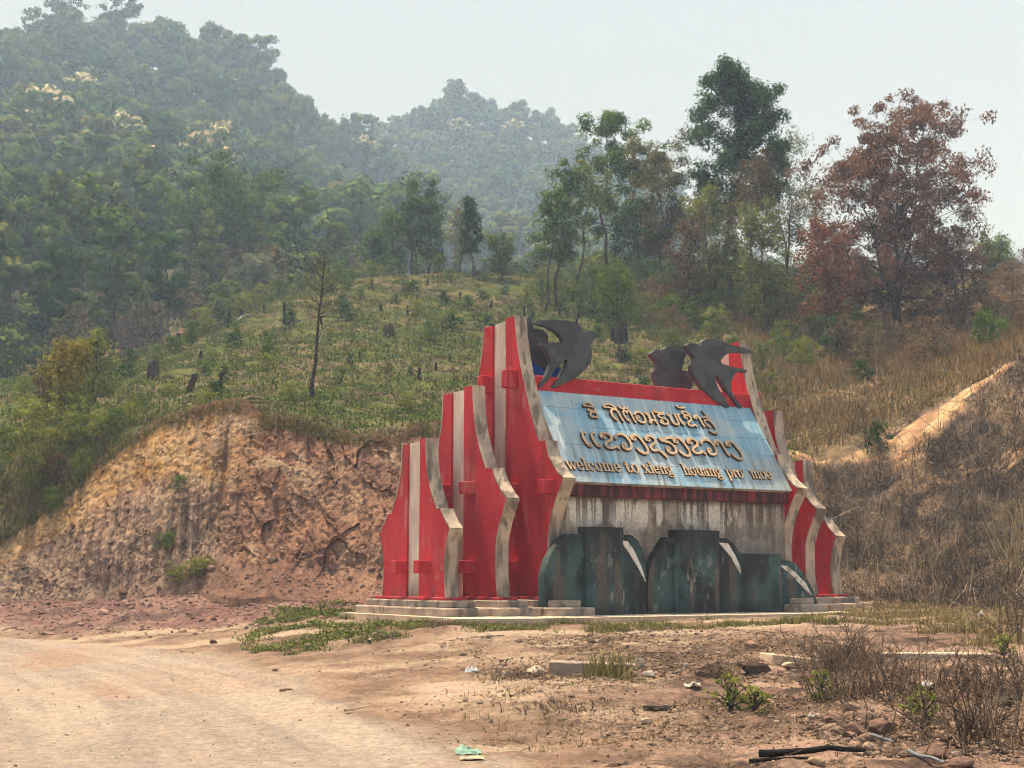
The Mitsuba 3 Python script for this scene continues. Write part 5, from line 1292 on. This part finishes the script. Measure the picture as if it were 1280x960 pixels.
for px, py, h in [(1040, 640, 1.5), (1085, 560, 1.6), (1100, 600, 1.4), (1130, 660, 1.3), (1180, 600, 1.5), (1210, 680, 1.3), (1150, 720, 1.1), (1240, 620, 1.6), (1262, 700, 1.5), (1190, 735, 1.0), (1100, 715, 1.3), (1225, 540, 1.2), (1270, 570, 1.5), (1160, 575, 1.0), (1075, 690, 1.3)]:
    where = ('at the foot, next to the right gable' if px < 1110 and py > 680 else 'low on the slope, in its middle' if px < 1200 and py > 650 else 'low on the slope, near the reed grass' if py > 650
             else 'just below the small dark shrub by the track' if px < 1110 and py < 610 else 'half way up, behind the right gable' if px < 1110 else 'high up, just under the dirt track' if py < 580 else 'half way up, middle of the slope' if px < 1200 else 'half way up, at the right edge')
    shrub('bare', ground_at(px, py, 22), h, f'bare dead shrub on the burnt slope, {where}', f'dead shrubs on the burnt slope, {where}', 'dead_shrub')
P = np.array([ground_at(1272 + q, 715, 22) for q in np.linspace(-14, 26, 9)])
k = obj('reed_grass', *(lambda b: (b[0], 'leaf'))(blades(P, 2.6, 9, .12, .022, grng, (.30, .24, .13), (.45, .38, .22), .3, 1.4)), color=np.tile([[.38, .31, .18]], (len(P) * 9 * 5, 1)))
tag(k, 'tall arching pale reed grass at the right edge of the burnt slope', 'reed')

# --- roadside: grass patches round the slab, dead brush, rubble, litter
def patch_points(poly, n, rng, y0=8.0):
    g = Polygon([tuple(ground_at(px, py, y0)[:2]) for px, py in poly]); x0, y_, x1, y1 = g.bounds
    x, y = rng.uniform(x0, x1, n), rng.uniform(y_, y1, n)
    ok = shapely.contains_xy(g, x, y) & (meshkit.fbm(P3(x, y) * .9, 3, 62) > .44)
    x, y = x[ok], y[ok]
    return np.stack([x, y, ground_z(x, y)], -1)


gp = patch_points([(290, 800), (350, 758), (440, 746), (500, 762), (620, 780), (620, 792), (500, 800), (420, 812), (330, 822)], 8000, grng)
gp = gp[meshkit.fbm(P3(gp[:, 0], gp[:, 1]) * 1.3, 3, 64) > .43]
gp2 = patch_points([(500, 776), (760, 779), (1060, 772), (1060, 784), (760, 791), (500, 788)], 9000, grng)
lu = gp[::2]
lush = leaves(np.repeat(lu, 5, axis=0) + grng.normal(size=(len(lu) * 5, 3)) * [.09, .09, .03] + [0, 0, .06], .06, grng, .8, .6)
stuff('roadside_grass', [blades(gp, grng.uniform(.06, .2, len(gp)), 7, .07, .014, grng, (.09, .12, .03), (.21, .19, .06), .7, .5), blades(gp2, grng.uniform(.06, .24, len(gp2)), 6, .06, .014, grng, (.10, .12, .035), (.26, .22, .09), .7, .5),
                         ((lush[0], lush[1]), leaf_colors(len(lu) * 5, 4, grng, (.08, .125, .03), (.17, .21, .06), .3))], 'low green grass and herbs along the front of the base slab', 'grass')
gp3 = patch_points([(1060, 752), (1300, 768), (1300, 812), (1180, 806), (1060, 785)], 5200, grng)
gp4 = patch_points([(820, 800), (1060, 792), (1300, 830), (1300, 960), (840, 960), (620, 935), (560, 870), (700, 815)], 9000, grng)
stuff('dry_roadside_grass', [blades(gp3, grng.uniform(.10, .32, len(gp3)), 7, .09, .014, grng, (.15, .13, .05), (.33, .25, .13), .7, .6), blades(gp4[::4], grng.uniform(.06, .16, len(gp4[::4])), 6, .10, .009, grng, (.22, .155, .09), (.38, .28, .16), 1.1, .6),
                             blades(gp4[1::13], grng.uniform(.05, .14, len(gp4[1::13])), 6, .07, .010, grng, (.12, .14, .04), (.24, .22, .08), .8, .6)], 'sparse dry grass on the littered roadside', 'grass')


lit = patch_points([(560, 800), (830, 786), (1060, 796), (1320, 830), (1320, 962), (700, 962), (560, 930), (460, 860)], 12000, grng)
edge_ = np.interp(lit[:, 1], [11, 14, 18, 24], [.4, .3, -.6, -2.0])
lit = lit[grng.uniform(size=len(lit)) < np.clip((lit[:, 0] - edge_) / 3.5 + .1, .04, 1)]
stuff('twig_litter', [twigs(np.repeat(lit, 2, axis=0) + grng.normal(size=(2 * len(lit), 3)) * [.2, .2, 0], grng, .10, .0032, ((.08, .058, .044), (.30, .22, .15)), .15), twigs(lit[::9], grng, .28, .0045, ((.06, .045, .035), (.22, .15, .10)), .2)], 'dead twigs and straw strewn over the roadside soil', 'litter', 'tinted')


def rock_mesh(seed, sub=2):
    r = np.random.default_rng(seed); m = trimesh.creation.icosphere(sub); v = np.asarray(m.vertices)
    v = v * (.75 + .55 * meshkit.fbm(v * 1.1 + seed * 3.7, 3, seed)[:, None]); 
    for _ in range(7):
        d = r.normal(size=3); d /= np.linalg.norm(d); h = v @ d; lim = r.uniform(.5, .8)
        v = v - np.clip(h - lim, 0, None)[:, None] * d
    return v * r.uniform([.8, .7, .5], [1.2, 1.0, .8]), np.asarray(m.faces)


def stones(P, size, rng, c0, c1, sub=1):
    protos = [rock_mesh(900 + k, sub) for k in range(8)]
    ms, cs = [], []
    for k, (v, f) in enumerate(protos):
        q = P[k::8]; n = len(q); s = size[k::8]; az = rng.uniform(0, 2 * np.pi, n); c, si = np.cos(az), np.sin(az)
        w = np.einsum('n,kj->nkj', s, v)
        w = np.stack([w[..., 0] * c[:, None] - w[..., 1] * si[:, None], w[..., 0] * si[:, None] + w[..., 1] * c[:, None], w[..., 2]], -1) + q[:, None]
        ms.append((w.reshape(-1, 3), (f[None] + (np.arange(n) * len(v))[:, None, None]).reshape(-1, 3)))
        cs.append(leaf_colors(n, len(v), rng, c0, c1, .25))
    return cat_mesh(ms), np.vstack(cs)


tb_ = np.stack([bx, by, bz], -1)[:, 8:42].reshape(-1, 3); tb_ = tb_[(tb_[:, 0] < 1) & (tb_[:, 0] > -15)]; dl = np.repeat(lit, 3, axis=0) + grng.normal(size=(3 * len(lit), 3)) * [.25, .25, 0]; dl[:, 2] = ground_z(dl[:, 0], dl[:, 1]) + .012
dl = dl[meshkit.fbm(P3(dl[:, 0], dl[:, 1]) * 1.1, 3, 68) > .46]
lf = leaves(dl, .055, grng, 1.6, .45)
cl = lit[grng.uniform(size=len(lit)) < .42]
cl = np.vstack([cl, patch_points([(660, 835), (830, 828), (1010, 836), (1010, 852), (830, 846), (660, 856)], 900, grng), patch_points([(1000, 895), (1150, 885), (1260, 940), (1230, 962), (1030, 930)], 1500, grng)])
stuff('soil_clods', [stones(cl, np.exp(grng.normal(-3.7, .55, len(cl))).clip(.012, .10), grng, (.095, .066, .054), (.27, .195, .155))], 'clods of soil and broken bits scattered over the littered roadside', 'clods', 'tinted')
stuff('leaf_litter', [((lf[0], lf[1]), leaf_colors(len(dl), 4, grng, (.07, .05, .038), (.26, .19, .13), .4))], 'dry fallen leaves and bits on the roadside soil', 'litter', 'tinted')


tb_ = tb_[grng.choice(len(tb_), 1500, False)]
rk = lambda a, y: (foot_dist(a * y, y) > -6.5) & (foot_dist(a * y, y) < .9) & (a * y < -1.2)  # noqa: E731
P = scatter(pxa(-60), pxa(560), 30, 44, 16000, rk, grng)
P = P[grng.uniform(size=len(P)) < np.interp(foot_dist(P[:, 0], P[:, 1]), [-6.5, -3, .5], [.12, .55, 1])][:5200]
P = np.vstack([P, tb_])
sz = np.exp(grng.normal(-3.55, .6, len(P))).clip(.012, .2)
stuff('rubble', [stones(P, sz, grng, (.13, .08, .07), (.27, .18, .15))], 'reddish broken stones and clods at the foot of the cut bank', 'rubble', 'tinted')
P = np.vstack([lit, patch_points([(0, 800), (300, 815), (600, 800), (640, 962), (0, 962)], 5000, grng)])
sz = np.exp(grng.normal(-4.2, .5, len(P))).clip(.006, .06) * np.where(road_mask(P[:, 0], P[:, 1]) > .5, .55, 1.0)
stuff('gravel', [stones(P, sz, grng, (.16, .12, .09), (.33, .265, .205))], 'small stones on the roadside and the dirt road', 'gravel', 'tinted')


def rock(label, px, py, w, h, col, seed, name='stone', cat='stone', deep=.3):
    b = ground_at(px, py); m = b[1] / FOCAL
    v, f = rock_mesh(seed, 3); v = v + .05 * (meshkit.fbm(v * 3.1 + seed, 3, seed)[:, None] - .5); v = v / (np.ptp(v, axis=0)) * np.array([w, (w + h) * .5, h * (1 + deep)]) * m * .8
    v = v + .012 * (meshkit.fbm(v * 30, 3, seed)[:, None] - .5)
    col = np.clip(np.array(col) * (.35 + 1.3 * meshkit.fbm(v * 14, 4, 4)[:, None]), .01, .9)
    k = obj(name, (v + b + [0, 0, h * m * (.5 - deep * .5)], f), 'tinted', smooth=False, color=col)
    tag(k, label, cat)


RED, TAN, GREY, WHT, BLK = (.165, .108, .088), (.27, .205, .165), (.17, .145, .13), (.42, .39, .36), (.035, .03, .028)
for i, a in enumerate([('large reddish rock, left of the two on the heap at lower right', 1072, 922, 34, 24, RED), ('large reddish rock, right of the two on the heap at lower right', 1100, 920, 40, 24, RED), ('flat red rock near the lower right corner', 1165, 944, 44, 20, RED), ('tan rounded rock at the bottom edge right of the burnt log', 1017, 957, 26, 11, (.33, .25, .16)),
                       ('brown boulder sitting on the bare strip in front of the slab', 938, 811, 20, 12, (.34, .215, .155)), ('white rounded stone right of the concrete block', 811, 846, 19, 9, WHT), ('small white stone behind the white rounded one', 857, 834, 10, 9, WHT), ('pale stone with scorched soil beside it, foreground centre', 810, 899, 20, 8, (.45, .36, .29)),
                       ('dark earth lump with roots under the bare strip', 943, 844, 46, 20, (.075, .054, .044)), ('pale flat stone beside the dark earth lump', 990, 838, 26, 9, (.48, .37, .27)), ('grey brown lump of rubble right of the concrete block', 800, 834, 26, 14, GREY), ('dark clod half way between the block and the dead brush', 880, 846, 26, 9, (.09, .065, .05)),
                       ('dark clod beneath the dead brush at right', 1062, 892, 34, 14, (.075, .055, .045)), ('pale rock under the right dead brush', 1120, 896, 18, 12, (.42, .33, .26)), ('reddish clod left of the two red rocks', 1040, 908, 26, 12, RED), ('dark clod at the right edge among burnt twigs', 1255, 890, 40, 16, (.06, .05, .042)),
                       ('tan stone in the grass patch left of the slab', 385, 808, 14, 6, TAN), ('small dark clod at the edge of the left grass patch', 267, 805, 13, 6, (.10, .07, .055)), ('pale stone at the foot of the slab', 612, 788, 10, 5, WHT), ('reddish clod in a heap at the foot of the bank', 285, 752, 18, 9, (.16, .10, .085)), ('dark clod crowning the small rubble heap under the bank', 270, 747, 14, 8, (.12, .08, .07)),
                       ('pale stone on the apron under the fern clumps', 170, 745, 9, 6, TAN), ('grey stone on the apron at far left', 46, 740, 12, 6, GREY), ('tan stone beside the dirt road edge, left of centre', 345, 838, 10, 4, TAN), ('crumbled pale concrete lump left of the concrete block', 668, 846, 30, 12, (.46, .38, .30)), ('crumbled pale concrete lump, smaller, further left', 630, 850, 24, 9, (.44, .35, .27)),
                       ('pinkish clod at the bottom edge, right of the dead brush', 1205, 955, 40, 14, RED), ('small tan stone in front of the grass tussock', 690, 878, 10, 7, TAN)]):
    rock(*a, seed=40 + i)

# concrete block, kerb stone, burnt logs, pipes and scraps
def block(label, name, cat, px, py, size, rot, bsdf, tilt=0.0, dz=0.0):
    b = ground_at(px, py)
    m = trimesh.Trimesh(*vf(box(-size[0] / 2, size[0] / 2, -size[1] / 2, size[1] / 2, 0, size[2], .015)), process=False).subdivide_to_size(.07)
    v = np.asarray(m.vertices); v = v + .018 * (meshkit.fbm(v * 9 + px, 3, 70)[:, None] - .5)
    R = trimesh.transformations.euler_matrix(0, tilt, math.radians(rot))[:3, :3]
    k = obj(name, (v @ R.T + b + [0, 0, dz], m.faces), bsdf)
    tag(k, label, cat)


block('long broken concrete block with a pale top lying in the foreground', 'concrete_block', 'block', 740, 842, (1.15, .32, .27), -6, 'concrete', .03, -.05)
block('thin concrete kerb stone lying behind the right dead brush', 'kerb_stone', 'kerb', 1170, 822, (1.5, .25, .16), -7, 'slabm', .0, -.06)
block('broken pale slab fragment at the edge of the bare strip', 'slab_fragment', 'slab', 990, 826, (.8, .5, .16), 12, 'slabm', .12, -.08)
stick('thick charred log at the bottom edge, right of centre', [(948, 951), (1082, 945)], .036, (.022, .02, .019), 'charred_log', 'log', .03)
stick('thinner charred log just below the thick one', [(936, 957), (1020, 955)], .02, (.022, .02, .019), 'charred_log', 'log', .03)
stick('grey metal pipe lying by the red rocks', [(1085, 928), (1118, 933)], .02, (.20, .22, .24), 'metal_pipe', 'pipe', 0)
stick('grey metal pipe at the bottom edge further right', [(1135, 944), (1182, 953)], .02, (.20, .22, .24), 'metal_pipe', 'pipe', 0)
stick('pale plank splinter standing in the grass left of the slab', [(461, 806), (470, 794)], .03, (.46, .42, .38), 'plank_splinter', 'plank', 0)
stick('pale stick lying on the dirt road edge left of centre', [(432, 895), (462, 889)], .018, (.52, .40, .28), 'fallen_stick', 'stick', 0)
stick('small reddish stick on the road, above the pale one', [(350, 869), (366, 867)], .02, (.20, .09, .06), 'fallen_stick', 'stick', 0)
stick('long thin branch on the bare strip in front of the slab', [(805, 798), (830, 806)], .014, (.26, .17, .11), 'fallen_stick', 'stick', .1)
stick('dark stick leaning out of the grass near the green sprouts', [(915, 890), (932, 868)], .018, (.08, .06, .05), 'fallen_stick', 'stick', .2)


def scrap(label, px, py, w, h, col, seed, name='plastic_scrap', cat='plastic'):
    """A crumpled sheet of plastic lying on the ground."""
    b = ground_at(px, py); m = b[1] / FOCAL; n = 14
    u, t = np.meshgrid(np.linspace(-1, 1, n), np.linspace(-1, 1, n), indexing='ij')
    p = np.stack([u, t, 0 * u], -1)
    hgt = (meshkit.fbm(p * 1.7 + seed, 3, seed) - .3).clip(0) * 1.6 * (1.1 - .5 * np.hypot(u, t)).clip(0)
    wob = 1 + .5 * (meshkit.fbm(p * 1.3 + seed * 2, 3, seed + 1) - .5)
    v = np.stack([u * wob * w * m / 2, t * wob * w * m / 3, hgt * h * m * 1.5 + .012], -1).reshape(-1, 3)
    i, j = np.meshgrid(np.arange(n - 1), np.arange(n - 1), indexing='ij'); q = (i * n + j).ravel()
    f = np.vstack([np.stack([q, q + n, q + n + 1], -1), np.stack([q, q + n + 1, q + 1], -1)])
    k = obj(name, (v + b, f), 'tinted', smooth=True, color=np.clip(np.array(col) * np.random.default_rng(seed).uniform(.85, 1.1, (len(v), 1)), .01, .9))
    tag(k, label, cat)


for i, a in enumerate([('crumpled pale green plastic bag on the road edge at bottom centre', 586, 940, 28, 12, (.30, .50, .40)), ('pale grey plastic scrap by the crumbled concrete', 590, 846, 18, 9, (.55, .58, .62)), ('white plastic scrap beside the left dead brush', 1160, 868, 20, 8, (.46, .46, .45)), ('white plastic scrap among the red rocks', 1018, 902, 16, 8, (.50, .50, .48)),
                       ('white scrap near the dark clods in front of the strip', 866, 858, 20, 7, (.46, .44, .40)), ('torn white scrap in the dry grass near the kerb stone', 1155, 822, 22, 6, (.62, .60, .55)), ('small white scrap at the right edge of the dry grass', 1226, 774, 8, 8, (.68, .68, .66)), ('grey sheet of plastic on the road edge beside the green bag', 590, 950, 30, 5, (.52, .42, .30)), ('black plastic strip on the soil, foreground centre', 822, 886, 34, 6, (.03, .03, .035)), ('small white scrap left of the dark earth lump', 905, 842, 14, 7, (.6, .58, .55))]):
    scrap(*a, seed=20 + i)
bp = np.array([ground_at(740 + q, 848) for q in (8, 18, 28, 38)]); bp += np.stack([srng.normal(size=4) * .06, srng.normal(size=4) * .08 - .12, np.zeros(4)], -1)
b_ = blades(bp, .5, 60, .09, .012, grng, (.13, .14, .045), (.33, .28, .13), .45, .8)
k = obj('grass_tussock', b_[0], 'leaf', color=b_[1]); tag(k, 'green and straw coloured grass tussock growing in front of the concrete block', 'grass')
for lb, px, py, h in [('small bright green sprout plant right of centre in the foreground', 912, 888, .26), ('small bright green sprout plant just right of the other one', 945, 888, .2), ('tiny green sprout under the left dead brush', 1028, 872, .22), ('tiny green sprout at the right edge behind the brush', 1255, 824, .25), ('tiny green sprout among the twigs at lower right', 1158, 906, .25)]:
    m = make_tree(px, h, h * .75, base=.03, shape='dome', nb=14, nl=260, leaf=.05, clump=.06, trunk=.005, c0=LIME0, c1=LIME1, sub=2)
    plant('sprout', lb, 'plant', ground_at(px, py), m, parts=('stem', 'foliage'))


def brush(label, px, py, H, W, n, seed, col=((.075, .056, .044), (.25, .185, .135))):
    """A dead bush: thin forking stems."""
    r = np.random.default_rng(seed); b = ground_at(px, py); tb, cs = [], []
    for i in range(n):
        az = r.uniform(0, 2 * np.pi); o = r.normal(size=2) * W * .28; ln = abs(r.normal()) * .55
        p = [np.array([o[0], o[1], -.05])]; d = np.array([math.cos(az) * ln, math.sin(az) * ln, 1.0]); L = H * r.uniform(.35, 1.05) / 5
        for s in range(5):
            d = d / np.linalg.norm(d) + r.normal(size=3) * .22 + [0, 0, -.05 * s]; p.append(p[-1] + d / np.linalg.norm(d) * L)
        p = np.array(p); c = np.array(col[0]) + (np.array(col[1]) - np.array(col[0])) * r.uniform()
        t = tube(p + b, np.linspace(.008, .003, 6) * r.uniform(.7, 1.3), 3, False); tb.append(t); cs.append(np.tile(c, (len(t[0]), 1)))
        for q in range(3):
            s = int(r.integers(1, 5)); d2 = p[s] - p[s - 1]; d2 = d2 / np.linalg.norm(d2) + r.normal(size=3) * .7
            e = p[s] + d2 / np.linalg.norm(d2) * H * r.uniform(.08, .28); t = tube(np.array([p[s], (p[s] + e) / 2 + r.normal(size=3) * .015, e]) + b, [.0045, .0035, .002], 3, False)
            tb.append(t); cs.append(np.tile(c, (len(t[0]), 1)))
    k = obj('dead_brush', cat_mesh(tb), 'tinted', smooth=True, color=np.vstack(cs)); tag(k, label, 'brush')


for i, a in enumerate([('dense dark dead brush, the tallest left of the right corner', 1062, 838, .85, 1.0, 150), ('loose dead brush right in front of the tallest one', 1105, 872, .75, 1.3, 150), ('tangled dead brush at the right edge, blackened', 1250, 872, .85, 1.2, 130), ('thin dead brush at the right edge in front of the blackened one', 1225, 930, .8, .9, 80),
                       ('low dead brush on the heap between block and tall brush', 900, 846, .28, .5, 110), ('upright thin dead stalks left of the tall brush', 1016, 840, .7, .3, 12), ('tall dead stalks at the right edge near the dry grass', 1262, 800, 1.5, .5, 26), ('low dead brush left of the concrete block', 655, 850, .22, .8, 90),
                       ('small dead brush beside the plank splinter', 483, 800, .25, .7, 70), ('low dead brush below the tussock in the foreground', 690, 886, .18, .9, 80), ('low tangled dead brush at the bottom right', 1130, 915, .35, 1.1, 90), ('small dead brush at the slab front, left part', 555, 786, .25, .6, 60)]):
    brush(*a, seed=300 + i)
# the blue sheet behind the left swallow
u, t = np.meshgrid(np.linspace(2.35, 3.4, 16), np.linspace(0, 1, 12), indexing='ij')
bz = 4.80 + .42 * t * (1 - .35 * np.abs(u - 2.9)) ; bvv = -.75 - .25 * t + .12 * np.sin(u * 9 + t * 4) * t
q = np.stack([u, bvv, bz], -1).reshape(-1, 3); i, j = np.meshgrid(np.arange(15), np.arange(11), indexing='ij'); e = (i * 12 + j).ravel()
scene['sheet_blue'] = dict(type='twosided', bsdf=dict(type='diffuse', reflectance={'type': 'rgb', 'value': [.02, .07, .30]}))
k = obj('blue_sheet', (MO + q[:, :1] * MD + q[:, 1:2] * MN + q[:, 2:] * [0, 0, 1.0], np.vstack([np.stack([e, e + 12, e + 13], -1), np.stack([e, e + 13, e + 1], -1)])), 'sheet_blue', smooth=True)
tag(k, 'scrap of blue plastic sheet behind the left swallow on the ridge', 'sheet')

# ------------------------------------------------------------------ the air: one closed box of haze
scene['haze_skin'] = {'type': 'null'}
scene['haze'] = dict(type='cube', to_world=T().translate([0, 380, 140.0]).scale([900, 720, 142.5]), bsdf=ref('haze_skin'), interior=ref('haze_air'))
tag('haze', kind='stuff')
